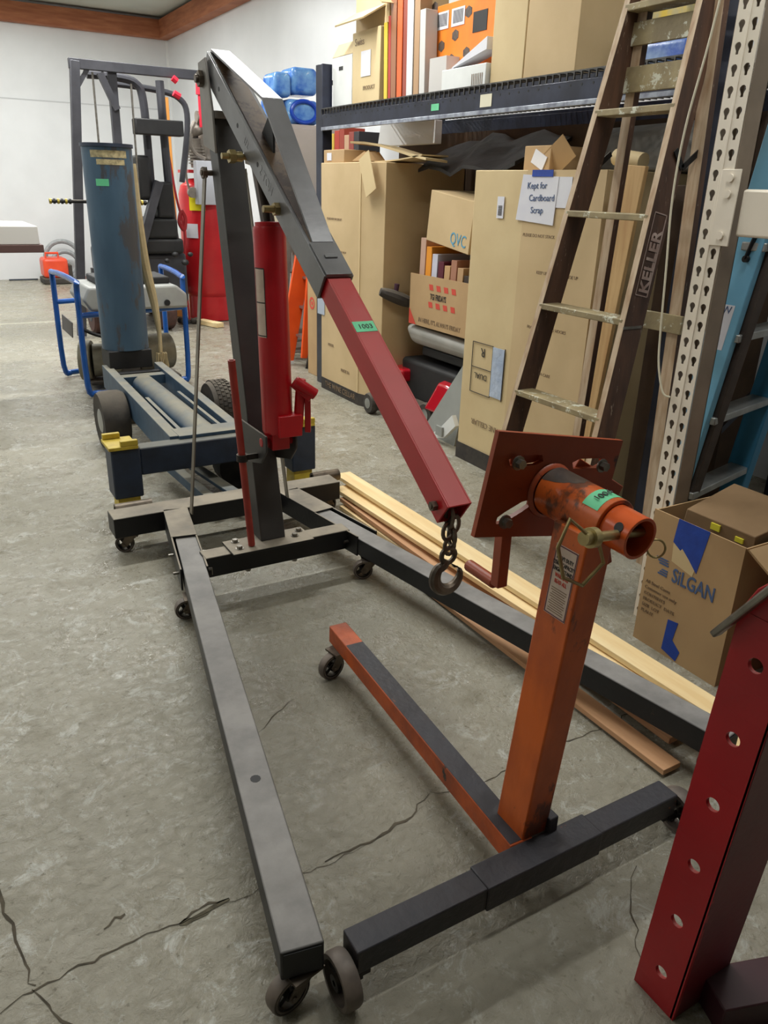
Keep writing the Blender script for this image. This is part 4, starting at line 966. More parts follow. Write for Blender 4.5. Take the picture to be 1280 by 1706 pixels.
for yf, s_ in ((Ly, 1), (Ry, -1)):
    g = G(); z = 1.62; y_ = yf(z) + s_ * 0.004
    g.bar((fx(1.66) + 0.04, y_, 1.66), (fx(1.5) + 0.12, y_, 1.60), 0.004, 0.022, up=(0, 0, 1)); g.bar((fx(1.5) + 0.12, y_, 1.60), (2.58, y_, 1.66), 0.004, 0.022, up=(0, 0, 1))
    mk('spreader', g, iron, ld)
rv = (V((fx(1), Ry(1), 1)) - V((fx(0), Ry(0), 0))).normalized()
p0 = V((fx(1.16) + 0.078, Ry(1.16) - 0.0012, 1.16)); sm = mat('faded_stencil', (190, 170, 160), (150, 126, 116), 20, 0.7); lu = V((-1, 0, KX)).normalized()
text('stencil', 'KELLER', p0, rv, lu, 0.066, sm, rr_, sx=1.05, bold=0.0018)
g = G()
for a_, b_ in ((-0.008, -0.006), (-0.008, 0.058)): g.bar(p0 + rv * -0.01 + lu * b_, p0 + rv * 0.285 + lu * b_, 0.0004, 0.006 if b_ < 0 else 0.003, up=lu)
for a_ in (-0.01, 0.285): g.bar(p0 + rv * a_ - lu * 0.006, p0 + rv * a_ + lu * 0.058, 0.0004, 0.004, up=rv)
mk('stencil_frame', g, sm, rr_)
mk('step_bracket', G().box(fx(1.05) - 0.004, fx(1.05) + 0.09, Ry(1.05) - 0.003, Ry(1.05), 1.035, 1.045), steel, rr_)

# ================================================================ BLUE FIBREGLASS LADDER behind the white rack
bl = thing('blue_stepladder', 'light blue fibreglass stepladder leaning behind the cream rack upright', 'ladder', (2.7, 1.9, 0))
a, b = V((2.62, 2.08, 0.0)), V((2.68, 1.84, 2.1))
mk('rail', G().bar(a, b, 0.03, 0.13, up=(0, 1, 0)), ltblue, bl, bevel=0.004)
mk('rear_rail', G().bar(a + V((0.05, -0.060, 0)), b + V((0.05, -0.075, 0)), 0.05, 0.03, up=(0, 1, 0)), mat('brown_grey_rail', (84, 72, 66), (60, 52, 48), 8, 0.6), bl, bevel=0.003)
a2, b2 = V((2.75, 1.66, 0.0)), V((2.85, 1.60, 2.1))
mk('rail', G().bar(V((3.18, 2.16, 0)), V((3.20, 1.93, 2.1)), 0.05, 0.11, up=(0, 1, 0)), mat('deeper_blue', (56, 128, 168), rough=0.4), bl, bevel=0.004)
for z in (0.37, 0.70, 1.03, 1.36): mk('step', G().bar((2.64, 2.03 - 0.10 * z, z - 0.015), (3.19, 2.16 - 0.10 * z, z - 0.015), 0.09, 0.03), alum, bl, bevel=0.004)
mk('white_sticker', G().obox(lerp(a, b, 0.50) + V((-0.0158, -0.005, 0)), (0.0005, 0, 0), (0, 0.028, 0), (b - a).normalized() * 0.085), paper, bl)
text('sticker_logo', 'W', lerp(a, b, 0.525) + V((-0.0168, 0.016, 0)), LF, (0, 0, 1), 0.04, bink, bl)
g = G(); c = lerp(a, b, 0.62) + V((-0.02, -0.02, 0)); g.bar(c, c + V((0, -0.05, 0.18)), 0.005, 0.03, up=(1, 0, 0)); g.cyl(c + V((-0.01, 0, 0)), c + V((0.01, 0, 0)), 0.012)
mk('hinge_strap', g, iron, bl)

# ================================================================ PRINTED CARTON (open) on the floor
si = thing('open_carton', 'open brown carton with blue tape and blue lettering on the floor at right', 'box', (2.25, 1.5, 0))
g = G(); x0, x1, y0, y1, h, t_ = 2.08, 2.44, 1.31, 1.67, 0.51, 0.005
g.box(x0, x0 + t_, y0, y1, 0, h); g.box(x1 - t_, x1, y0, y1, 0, h - 0.0); g.box(x0 + t_, x1 - t_, y0, y0 + t_, 0, h - 0.004); g.box(x0 + t_, x1 - t_, y1 - t_, y1, 0, h - 0.004); g.box(x0 + t_, x1 - t_, y0 + t_, y1 - t_, 0, t_)
mk('carton_body', g, card2, si)
mk('side_flap', G().hexa([(2.09, 1.31, 0.50), (2.43, 1.31, 0.50), (2.43, 1.305, 0.505), (2.09, 1.305, 0.505), (2.10, 1.22, 0.44), (2.42, 1.22, 0.44), (2.42, 1.215, 0.445), (2.10, 1.215, 0.445)]), card2, si)
E_ = 2.0785
mk('blue_tape', G().prism([(E_, 1.565, 0.512), (E_, 1.44, 0.512), (E_, 1.462, 0.352), (E_, 1.50, 0.388), (E_, 1.532, 0.415), (E_, 1.538, 0.405), (E_, 1.572, 0.425)], (0.001, 0, 0)), btape, si, label='torn blue masking tape')
mk('clear_tape_patch', G().prism([(E_ + 0.0004, 1.57, 0.42), (E_ + 0.0004, 1.46, 0.42), (E_ + 0.0004, 1.475, 0.335), (E_ + 0.0004, 1.565, 0.355)], (0.0008, 0, 0)), card3, si)
mk('blue_tape', G().prism([(E_, 1.535, 0.142), (E_, 1.492, 0.148), (E_, 1.502, 0.075), (E_, 1.465, 0.045), (E_, 1.475, 0.005), (E_, 1.54, 0.022)], (0.001, 0, 0)), btape, si, label='torn blue masking tape')
text('carton_logo', 'SiLGAN', (E_, 1.552, 0.285), LF, (0, 0, 1), 0.072, bink, si, sx=0.72, bold=0.0012)
for dz_, f in ((0.0, 1), (0.038, -1)):
    for k in range(3):
        z = 0.288 + dz_ + k * 0.009
        mk('logo_stripe', G().prism([(E_, 1.612 - 0.006 * k * f, z), (E_, 1.572 + (0.006 * k if f < 0 else -0.0), z), (E_, 1.572, z + 0.006), (E_, 1.612 - 0.008 * k * f, z + 0.006)], (0.0008, 0, 0)), bink, si)
for i, tx in enumerate(('All Steel Cases', 'Customer use only', 'CONTENTS', 'PRODUCT  DATE', 'SIZE  LOT', 'PLANT')):
    text('fine_print', tx, (E_, 1.655, 0.235 - 0.023 * i), LF, (0, 0, 1), 0.018, grayink, si)
ib = thing('dusty_carton', 'dusty closed carton with yellow stickers sitting inside the lettered carton', 'box', (2.3, 1.5, 0.006))
mk('carton_body', G().hexa([(2.165, 1.335, 0.006), (2.43, 1.335, 0.006), (2.43, 1.66, 0.006), (2.165, 1.66, 0.006), (2.155, 1.335, 0.522), (2.43, 1.335, 0.56), (2.43, 1.63, 0.56), (2.155, 1.60, 0.522)]), dusty, ib, bevel=0.003)
mk('yellow_sticker', G().box(2.15, 2.156, 1.46, 1.495, 0.490, 0.512), mat('yellow_sticker', (224, 214, 60)), ib)
mk('yellow_sticker', G().box(2.15, 2.156, 1.37, 1.40, 0.484, 0.500), mat('yellow_sticker', (224, 214, 60)), ib)
rc = thing('red_toolbox', 'red metal toolbox with a dusty top behind the holed red post', 'toolbox', (2.35, 1.0, 0))
mk('toolbox_body', G().box(2.12, 2.6, 0.80, 1.19, 0, 0.40), redpress, rc, bevel=0.008); mk('toolbox_lid', G().box(2.11, 2.61, 0.79, 1.20, 0.401, 0.425), redpress, rc, bevel=0.004)
tag(mk('brown_carton_pile', G().box(2.50, 3.0, 1.22, 1.54, 0, 0.52), dusty, bevel=0.004), 'dusty brown carton standing behind the lettered carton', 'box')
tag(mk('red_can', G().box(2.62, 2.8, 1.32, 1.50, 0.521, 0.66), redpress, bevel=0.01), 'red metal box on the dusty carton at the right edge', 'box')
tag(mk('leaf_scrap', G().ball((1.92, 1.62, 0.006), 0.014, 0.009, 0.006, 8, 5), mat('leaf_green', (60, 90, 40))), 'tiny green leaf on the floor by the lettered carton', 'leaf')

# ================================================================ MOBILITY SCOOTER under the rack
ms = thing('mobility_scooter', 'red and black mobility scooter with a grey seat between the tall cartons', 'scooter', (3.1, 4.4, 0))
g = G(); g.hexa([(2.94, 3.93, 0.505), (3.40, 3.93, 0.505), (3.40, 4.66, 0.505), (2.94, 4.66, 0.505), (2.90, 3.90, 0.615), (3.40, 3.90, 0.64), (3.40, 4.70, 0.64), (2.90, 4.70, 0.64)])
mk('seat', g, seatm, ms, bevel=0.052, ang=60)
mk('seat_base', G().box(2.98, 3.4, 4.02, 4.56, 0.44, 0.50).box(3.1, 3.3, 4.2, 4.4, 0.28, 0.45), blkp, ms, bevel=0.01)
mk('battery_box', G().box(2.93, 3.4, 4.02, 4.75, 0.12, 0.40), blkp, ms, bevel=0.03)
g = G(); g.hexa([(2.84, 4.08, 0.13), (2.95, 4.05, 0.13), (2.95, 4.36, 0.13), (2.84, 4.30, 0.13), (2.88, 4.05, 0.33), (3.05, 4.05, 0.36), (3.05, 4.24, 0.36), (2.88, 4.20, 0.33)])
mk('fender', g, scred, ms, bevel=0.02, label='glossy red fender')
mk('fender', G().box(2.86, 3.1, 4.62, 4.80, 0.24, 0.33), scred, ms, bevel=0.02, label='glossy red fender')
mk('deck', G().box(2.75, 3.35, 4.36, 4.78, 0.09, 0.14), rubber, ms, bevel=0.02)
for (x, y, r) in ((2.70, 4.77, 0.075), (2.88, 4.30, 0.085), (3.3, 4.30, 0.085), (3.25, 4.70, 0.075)):
    g = G(); g.lathe((x, y, r), (1, 0, 0), [(r * 0.55, -0.028), (r * 0.9, -0.028), (r, -0.014), (r, 0.014), (r * 0.9, 0.028), (r * 0.55, 0.028)], 24); wv = mk('wheel', g, rubber, ms)
    mk('wheel_rim', G().lathe((x, y, r), (1, 0, 0), [(0.012, -0.032), (r * 0.5, -0.030), (r * 0.5, 0.030), (0.012, 0.032)], 16), alum, wv)
g = G(); g.tube([(3.15, 4.60, 0.50), (3.12, 4.68, 0.66), (3.0, 4.72, 0.76)], 0.016, 8); g.tube([(2.75, 4.765, 0.85), (2.84, 4.735, 0.82), (2.95, 4.715, 0.78), (3.10, 4.71, 0.75)], lambda t: 0.018 + 0.026 * math.sin(math.pi * min(1, t * 0.9 + 0.1)), 10, smooth=4)
ar = mk('armrest', g, rubber, ms); mk('joystick', G().cyl((2.86, 4.74, 0.83), (2.865, 4.735, 0.90), 0.014, 0.018, n=10), mat('purple_knob', (70, 40, 60)), ar)
tag(mk('grey_sheet', G().prism([(2.80, 4.18, 0.0), (2.80, 4.24, 0.0), (2.86, 3.86, 0.56), (2.86, 3.80, 0.56), (2.80, 3.86, 0.0)], (0.012, 0, 0)), greysheet), 'grey plastic sheet leaning against the left side of the near tall carton', 'sheet')
wp = tag(mk('white_bracket', G().prism([(2.74, 4.10, 0.0), (2.74, 3.95, 0.10), (2.74, 3.82, 0.22), (2.74, 3.78, 0.16), (2.74, 3.9, 0.05)], (0.03, 0, 0)), white), 'white plastic piece with a clear clip at the foot of the near tall carton', 'scrap')
mk('clear_clip', G().box(2.725, 2.739, 3.90, 3.97, 0.06, 0.12), greysheet, wp)

fr = thing('printed_carton', 'open carton with red striped logo on the scooter seat, full of flat boxes', 'box', (3.05, 4.25, 0.635))
def fy(a, z): return (2.90, 3.86 + a, z)
g = G(); x0, x1, y0, y1, z0, z1, t_ = 2.90, 3.25, 3.78, 4.62, 0.655, 0.985, 0.005
g.box(x0, x0 + t_, y0, y1, z0, z1); g.box(x1 - t_, x1, y0, y1, z0, z1); g.box(x0 + t_, x1 - t_, y0, y0 + t_, z0, z1); g.box(x0 + t_, x1 - t_, y1 - t_, y1, z0, z1); g.box(x0 + t_, x1 - t_, y0 + t_, y1 - t_, z0, z0 + t_)
mk('carton_body', g, card2, fr)
Q = 2.8985
text('carton_logo', 'TGI FRIDAYS', (Q, 4.37, 0.842), LF, (0, 0, 1), 0.052, ink, fr, sx=0.62, bold=0.0008)
for k in range(4):
    for z in (0.90, 0.79): mk('logo_stripe', G().prism([(Q, 4.38 - 0.085 * k, z), (Q, 4.335 - 0.085 * k, z), (Q, 4.345 - 0.085 * k, z + 0.035), (Q, 4.39 - 0.085 * k, z + 0.035)], (0.0008, 0, 0)), rink, fr)
text('carton_slogan', "IN HERE, IT'S ALWAYS FRIDAY", (Q, 4.50, 0.682), LF, (0, 0, 1), 0.042, grayink, fr, sx=0.86)
mk('corner_stripes', G().prism([(Q, 4.62, 0.656), (Q, 4.53, 0.656), (Q, 4.62, 0.76)], (0.0008, 0, 0)), rink, fr)
bk_ = [((196, 160, 140), 0.55, 'pinkish tan'), ((232, 150, 40), 0.50, 'orange'), ((200, 200, 214), 0.46, 'white spined'), ((90, 26, 44), 0.42, 'dark maroon'), ((196, 158, 112), 0.40, 'tan'), ((170, 120, 96), 0.44, 'brown'), ((186, 150, 110), 0.40, 'pale brown'), ((60, 48, 40), 0.36, 'near black'), ((150, 120, 90), 0.38, 'dull brown'), ((206, 170, 150), 0.37, 'pink')]
y = 4.57
for c, h, nm in bk_:
    g = G(); g.hexa([(2.93, y - 0.06, 0.661), (3.2, y - 0.06, 0.661), (3.2, y, 0.661), (2.93, y, 0.661), (2.93, y - 0.075, 0.661 + h), (3.2, y - 0.075, 0.661 + h), (3.2, y - 0.015, 0.661 + h), (2.93, y - 0.015, 0.661 + h)])
    tag(mk('flat_box', g, mat('flatbox_' + nm.replace(' ', '_'), c), bevel=0.002), '%s thin box standing in the printed carton on the scooter' % nm, 'box', 'thin boxes in the printed carton'); y -= 0.072
qv = thing('tilted_carton', 'tilted brown carton with pale blue script letters above the printed carton', 'box', (3.1, 4.1, 1.16))
tl = math.radians(-7); qu = V((0, -math.cos(tl), math.sin(tl))); qw = V((0, math.sin(tl) * -1 * -1, math.cos(tl))); qc = V((3.1, 4.20, 1.325))
qw = V((0, -math.sin(-tl) , math.cos(tl)))
mk('carton_body', G().obox(qc, (0.20, 0, 0), qu * 0.235, qw * 0.15), card, qv, bevel=0.003)
text('carton_logo', 'QVC', qc + V((-0.2015, 0, 0)) + qu * 0.03 - qw * 0.12, qu, qw, 0.10, cyan, qv, sx=0.8)

# ================================================================ far-left of the rack: cabinet, ladders, packs
cb = thing('tall_cabinet', 'tall grey cabinet beyond the black rack post with blue packs on top', 'cabinet', (3.3, 7.2, 0))
mk('cabinet_body', G().box(3.07, 3.7, 7.0, 7.6, 0, 2.0), cabm, cb, bevel=0.005); mks('cabinet_door', G().box(3.08, 3.37, 6.985, 7.0, 0.05, 1.97).box(3.38, 3.69, 6.985, 7.0, 0.05, 1.97), cabm, cb, bevel=0.003)
for i, (x0, x1, z0, z1, s_) in enumerate(((2.96, 3.12, 2.205, 2.40, 'upper left'), (3.125, 3.37, 2.235, 2.45, 'upper right'), (3.075, 3.38, 2.003, 2.20, 'lower'))):
    pk2 = thing('blue_pack', '%s shrink-wrapped blue pack on top of the grey cabinet' % s_, 'pack', ((x0 + x1) / 2, 7.2, z0), 'blue packs on the grey cabinet')
    mk('wrapped_pack', G().box(x0, x1, 7.02, 7.32, z0, z1), bluepack, pk2, bevel=0.045)
    if i == 2: mk('blue_ring', G().tube([V(((x0 + x1) / 2 + 0.12 * math.cos(t), 7.012, (z0 + z1) / 2 + 0.085 * math.sin(t))) for t in [2 * math.pi * k / 24 for k in range(24)]], 0.018, 8, close=True), mat('ring_blue', (24, 70, 180), rough=0.3), pk2)
tag(mk('folded_blanket', G().box(2.93, 3.06, 7.05, 7.3, 2.003, 2.20), bluepack, bevel=0.03), 'crumpled blue plastic pack hanging at the left of the cabinet top', 'pack')
tag(mk('cream_panel', G().box(2.80, 2.97, 6.95, 7.0, 0, 1.74), creamm, bevel=0.003), 'narrow cream panel standing between the ram and the orange ladder', 'panel')
al = thing('aluminium_ladder', 'aluminium ladder with blue lettering leaning beside the orange stepladder', 'ladder', (3.0, 6.8, 0))
for dx in (0, 0.35): mk('rail', G().bar((2.84 + dx, 6.80, 0.0), (3.05 + dx, 6.90, 1.55), 0.10, 0.03, up=(0, 1, 0)), alum, al, bevel=0.003)
for k in range(5): t_ = (k + 0.5) / 5; mk('rung', G().cyl(lerp((2.84, 6.80, 0), (3.05, 6.90, 1.55), t_), lerp((3.19, 6.80, 0), (3.40, 6.90, 1.55), t_), 0.014, n=8), alum, al)
text('rail_lettering', 'WERNER', (2.862, 6.786, 0.22), (0.134, 0.064, 1), (-1, 0, 0.13), 0.085, bink, al)
ol = thing('orange_stepladder', 'orange fibreglass stepladder standing folded near the target box', 'ladder', (3.0, 6.5, 0))
for (p, q, wd) in (((2.80, 6.55, 0.0), (2.98, 6.50, 0.98), 0.15), ((2.92, 6.36, 0.08), (3.02, 6.42, 0.90), 0.09)):
    mk('rail', G().bar(p, q, wd, 0.03, up=(0, 1, 0)), orf, ol, bevel=0.004)
mks('foot', G().box(2.72, 2.88, 6.53, 6.57, 0.0, 0.03), white, ol); 
for k in range(3): mk('step', G().box(2.90 + 0.03 * k, 3.0 + 0.03 * k, 6.38, 6.53, 0.25 + 0.25 * k, 0.27 + 0.25 * k), alum, ol)
mk('rear_leg', G().tube([(2.90, 6.30, 0.0), (2.98, 6.32, 0.3), (3.02, 6.36, 0.5)], 0.012, 6), iron, ol)
tb_ = carton('narrow_carton', 'narrow brown carton with a red bullseye beside the far tall carton', 2.85, 3.05, 5.98, 6.16, 0, 0.80, card2)
g = G(); g.lathe((2.849, 6.07, 0.60), (-1, 0, 0), [(0.05, 0), (0.05, 0.001), (0.032, 0.001), (0.032, 0)], 24, False); g.cyl((2.849, 6.07, 0.60), (2.848, 6.07, 0.60), 0.017, n=16)
mk('bullseye_logo', g, rink, tb_)

# ================================================================ AIR COMPRESSOR
ac = thing('air_compressor', 'big red upright air compressor tank behind the hoist mast', 'compressor', (3.05, 9.3, 0))
C0 = V((3.06, 9.3, 0)); g = G()
tankred = mat('tank_red', (206, 40, 46), (190, 32, 40), 3, 0.3, 0, 0.02)
g.lathe(C0, (0, 0, 1), [(0.02, 0.20), (0.16, 0.215), (0.27, 0.27), (0.315, 0.35), (0.315, 1.38), (0.29, 1.47), (0.20, 1.54), (0.02, 1.56)], 36)
tk = mk('tank', g, tankred, ac)
mk('skirt', G().pipe(C0 + V((0, 0, 0.01)), C0 + V((0, 0, 0.30)), 0.275, 0.268, 32), tankred, ac)
g = G()
for a in (200, 320, 80): t = math.radians(a); g.box(C0.x + 0.27 * math.cos(t) - 0.04, C0.x + 0.27 * math.cos(t) + 0.04, C0.y + 0.27 * math.sin(t) - 0.04, C0.y + 0.27 * math.sin(t) + 0.04, 0, 0.012)
mks('foot', g, iron, ac)
mk('yellow_sticker', G().obox((2.86, 9.045, 1.30), (0.075, -0.045, 0), (0.003, 0.005, 0), (0, 0, 0.085)), mat('yellow_label', (240, 226, 30)), tk)
mk('white_label', G().obox((2.80, 9.10, 1.0), (0.05, -0.05, 0), (0.003, 0.003, 0), (0, 0, 0.075)), paper, tk)
mk('control_box', G().box(2.83, 3.05, 8.90, 9.02, 1.28, 1.72), mat('pale_grey_box', (190, 192, 200), rough=0.5), ac, bevel=0.006)
pg = mat('pump_grey', (150, 142, 132), (120, 112, 104), 8, 0.5, 0.3)
mk('pump_platform', G().box(2.80, 3.35, 9.1, 9.5, 1.60, 1.63).box(2.95, 3.2, 9.2, 9.4, 1.54, 1.60), tankred, ac)
g = G()
for i, (x, z) in enumerate(((2.92, 1.66), (3.02, 1.66))):
    g.cyl((x, 9.15, z), (x - 0.03, 9.12, z + 0.28), 0.07, n=18)
    for k in range(8): g.cyl((x - 0.004 * k, 9.15, z + 0.03 + 0.03 * k), (x - 0.004 * k, 9.15, z + 0.042 + 0.03 * k), 0.092, n=18)
g.cyl((2.86, 9.15, 2.0), (3.02, 9.15, 2.06), 0.06, n=16); g.ball((3.12, 9.2, 1.78), 0.13, 0.13, 0.14)
mk('pump', g, pg, ac)
mks('motor', G().cyl((3.12, 9.0, 1.98), (3.12, 9.35, 1.98), 0.11, n=20).cyl((2.92, 9.1, 2.15), (3.05, 9.1, 2.15), 0.06, n=14), pg, ac)
mk('belt_guard', G().pipe((3.2, 9.42, 1.9), (3.2, 9.5, 1.9), 0.24, 0.2, 24).cyl((3.2, 9.44, 1.9), (3.2, 9.46, 1.9), 0.2, n=24), blkp, ac)
g = G(); g.tube([(2.88, 9.05, 2.10), (2.80, 9.0, 1.95), (2.84, 8.98, 1.80), (2.95, 8.96, 1.74)], 0.022, 8, smooth=6); g.tube([(3.0, 9.0, 1.75), (2.98, 8.95, 1.9), (3.04, 8.95, 1.95), (3.1, 8.96, 1.86), (3.1, 8.98, 1.66)], 0.03, 8, smooth=6)
g.tube([(2.78, 9.0, 1.38), (2.74, 9.0, 1.6), (2.80, 9.0, 1.9)], 0.012, 6, smooth=6); g.cyl((2.80, 8.97, 1.40), (2.80, 9.02, 1.40), 0.055, n=14)
mk('pipework', g, pg, ac)
g = G(); g.cyl((2.95, 9.05, 2.36), (2.96, 9.05, 2.55), 0.035, n=12); g.cyl((2.955, 9.05, 2.05), (2.955, 9.05, 2.37), 0.02, n=10); mk('red_air_filter', g, mat('warning_red', (214, 30, 56)), ac)
tag(mk('amber_ladder_rail', G().bar((2.72, 9.55, 0.0), (2.80, 9.85, 2.38), 0.09, 0.04, up=(0, 1, 0)), yorf, bevel=0.004), 'long amber fibreglass rail leaning between the mast lift and red tank', 'rail')
g = G(); g.tube([(2.52, 8.95, 2.06), (2.56, 8.95, 1.7), (2.60, 8.94, 1.35), (2.66, 8.93, 1.0), (2.64, 8.93, 0.6), (2.66, 8.95, 0.05)], 0.012, 6, smooth=6); g.tube([(2.64, 8.93, 1.22), (2.61, 8.93, 1.10), (2.66, 8.93, 1.02), (2.68, 8.93, 1.14), (2.64, 8.93, 1.22)], 0.02, 6, smooth=5)
tag(mk('red_air_hose', g, mat('hose_red', (170, 34, 40))), 'thin red air hose hanging left of the red tank', 'hose')
tag(mk('wood_block', G().bar((2.78, 8.95, 0.03), (2.90, 8.60, 0.03), 0.10, 0.05), pine, bevel=0.002), 'short pale wood block on the floor before the red tank', 'block')
g = G()
for i in range(9): g.ball((2.6 + 0.05 * (i % 4) + random.uniform(-.02, .02), 8.95 + 0.05 * (i // 4), 0.035), 0.035, 0.03, 0.035, 8, 6)
tag(mk('scrap_pile', g, rubber), 'small heap of dark scrap on the floor left of the wood block', 'scrap', kind='stuff')

# ================================================================ FORKLIFT
fk = thing('forklift', 'dark forklift with a tall mast and overhead guard by the back wall', 'forklift', (2.05, 8.9, 0))
fkm = mat('forklift_grey', (66, 66, 72), (54, 54, 60), 6, 0.5, 0.2)
for (p, q, wd, dp) in (((1.40, 8.5, 0.02), (1.615, 8.5, 2.50), 0.085, 0.07), ((1.93, 8.55, 0.02), (1.95, 8.55, 2.44), 0.08, 0.06)):
    mk('mast_post', G().bar(p, q, wd, dp, up=(0, 1, 0)), fkm, fk, bevel=0.006)
mk('top_beam', G().bar((1.56, 8.5, 2.475), (2.79, 8.5, 2.475), 0.06, 0.085), fkm, fk, bevel=0.005)
g = G(); g.bar((1.60, 8.5, 2.26), (1.72, 8.5, 2.44), 0.03, 0.04); g.bar((1.83, 8.5, 2.42), (1.96, 8.5, 2.12), 0.05, 0.06); mks('gusset_brace', g, fkm, fk)
g = G(); g.cyl((1.745, 8.5, 0.5), (1.765, 8.5, 2.42), 0.010, n=8); g.cyl((2.09, 8.5, 0.7), (2.11, 8.5, 2.35), 0.010, n=8); mks('lift_rod', g, steel, fk)
g = G()
g.tube([(1.75, 8.7, 2.42), (2.0, 8.7, 2.42), (2.20, 8.7, 2.38), (2.27, 8.72, 2.22), (2.29, 8.75, 1.6), (2.31, 8.8, 0.75)], 0.040, 10, smooth=6)
g.tube([(1.98, 8.9, 2.38), (2.4, 8.9, 2.36), (2.68, 8.9, 2.30), (2.76, 8.9, 2.1), (2.66, 8.9, 1.5)], 0.030, 10, smooth=6)
g.tube([(2.44, 8.7, 2.42), (2.45, 8.7, 1.8), (2.47, 8.72, 1.3), (2.50, 8.75, 0.95), (2.58, 8.8, 0.7)], 0.042, 10, smooth=6)
mk('overhead_guard', g, fkm, fk)
mk('backrest_block', G().box(2.11, 2.58, 8.45, 8.60, 1.92, 2.06), blkp, fk, bevel=0.01)
g = G(); g.box(2.12, 2.27, 8.6, 8.9, 1.32, 1.74); mk('seat_back', g, blkp, fk, bevel=0.04)
mk('seat', G().box(2.3, 2.48, 8.6, 9.0, 1.15, 1.5).box(2.15, 2.5, 8.6, 9.1, 0.95, 1.15), blkp, fk, bevel=0.03)
mk('lean_bar', G().bar((2.05, 8.6, 0.75), (2.33, 8.6, 1.5), 0.08, 0.10, up=(0, 1, 0)), fkm, fk)
mk('body', G().box(1.85, 2.60, 8.7, 10.0, 0.28, 0.80), fkm, fk, bevel=0.04)
mk('hood', G().box(2.0, 2.55, 8.6, 9.3, 0.80, 0.95), blkp, fk, bevel=0.03)
for (x, y) in ((1.62, 8.75), (2.34, 8.75), (1.75, 9.9), (2.5, 9.9)):
    g = G(); g.lathe((x, y, 0.23), (1, 0, 0), [(0.12, -0.07), (0.21, -0.07), (0.23, -0.05), (0.23, 0.05), (0.21, 0.07), (0.12, 0.07)], 24); wv = mk('wheel', g, mat('brown_tyre', (96, 66, 60), (70, 52, 48), 12, 0.8), fk)
    mk('wheel_rim', G().cyl((x - 0.073, y, 0.23), (x + 0.073, y, 0.23), 0.11, n=18), navy, wv)
g = G(); g.box(1.55, 2.0, 8.4, 8.47, 0.25, 0.32); g.box(1.55, 2.0, 8.4, 8.47, 0.62, 0.69); mks('fork_carriage', g, fkm, fk)
g = G()
for x, z, r in ((2.33, 0.74, 0.03), (2.42, 0.80, 0.035), (2.52, 0.72, 0.04), (2.58, 0.80, 0.03)): g.ball((x, 8.5, z), r, r, r * 0.8, 8, 6)
mk('control_levers', g, blkp, fk)
g = G(); g.cyl((2.50, 8.45, 2.43), (2.54, 8.45, 2.40), 0.03, n=8); g.cyl((2.50, 8.45, 2.30), (2.56, 8.45, 2.27), 0.03, n=8); g.cyl((2.36, 8.66, 2.02), (2.40, 8.66, 1.96), 0.025, n=8)
mks('red_lamp_cover', g, mat('warning_red', (214, 30, 56)), fk)

# ================================================================ back-wall items
om = thing('orange_machine', 'small orange engine-powered machine on the floor by the back wall', 'machine', (2.0, 13.4, 0))
mk('machine_body', G().box(1.74, 2.10, 13.2, 13.6, 0.09, 0.38), mat('machine_orange', (232, 84, 50), (218, 70, 44), 5, 0.35), om, bevel=0.05)
mk('carry_handle', G().tube([(1.80, 13.3, 0.36), (1.80, 13.3, 0.45), (1.98, 13.3, 0.45), (1.98, 13.3, 0.36)], 0.018, 8), mat('machine_orange'  , (232, 84, 50)), om)
mk('machine_base', G().box(1.72, 2.12, 13.18, 13.62, 0.0, 0.09).box(2.08, 2.16, 13.25, 13.5, 0.05, 0.28), rubber, om, bevel=0.02)
g = G()
for c_, r_ in (((2.12, 13.75, 0.33), 0.26), ((2.14, 13.7, 0.24), 0.20)):
    g.tube([V(c_) + r_ * V((math.cos(t), 0, math.sin(t))) for t in [2 * math.pi * i / 28 for i in range(28)]], 0.035, 8, close=True)
tag(mk('hose_coil', g, mat('grey_hose', (158, 162, 164), (136, 140, 142), 20, 0.5), ), 'grey corrugated hose coiled against the back wall', 'hose')
bn = thing('white_workbench', 'white-topped bench end with a dark edge entering from the left', 'bench', (0.0, 6.2, 0))
mk('bench_top', G().box(-1.2, 0.78, 5.95, 6.7, 1.085, 1.20), mat('bench_white', (216, 212, 206)), bn, bevel=0.004); mk('bench_edge', G().box(-1.2, 0.80, 5.93, 6.72, 1.035, 1.084), mat('bench_brown', (92, 66, 62)), bn, bevel=0.003)
for x, y in ((-1.1, 6.0), (-1.1, 6.6), (0.28, 6.05), (0.1, 6.6)): mk('leg', G().box(x, x + 0.06, y, y + 0.06, 0, 1.035), fkm, bn)
tag(mk('floor_pipe', G().cyl((1.30, 13.85, 0.015), (1.72, 13.85, 0.015), 0.012, n=8), navy), 'thin dark pipe lying along the foot of the back wall', 'pipe')

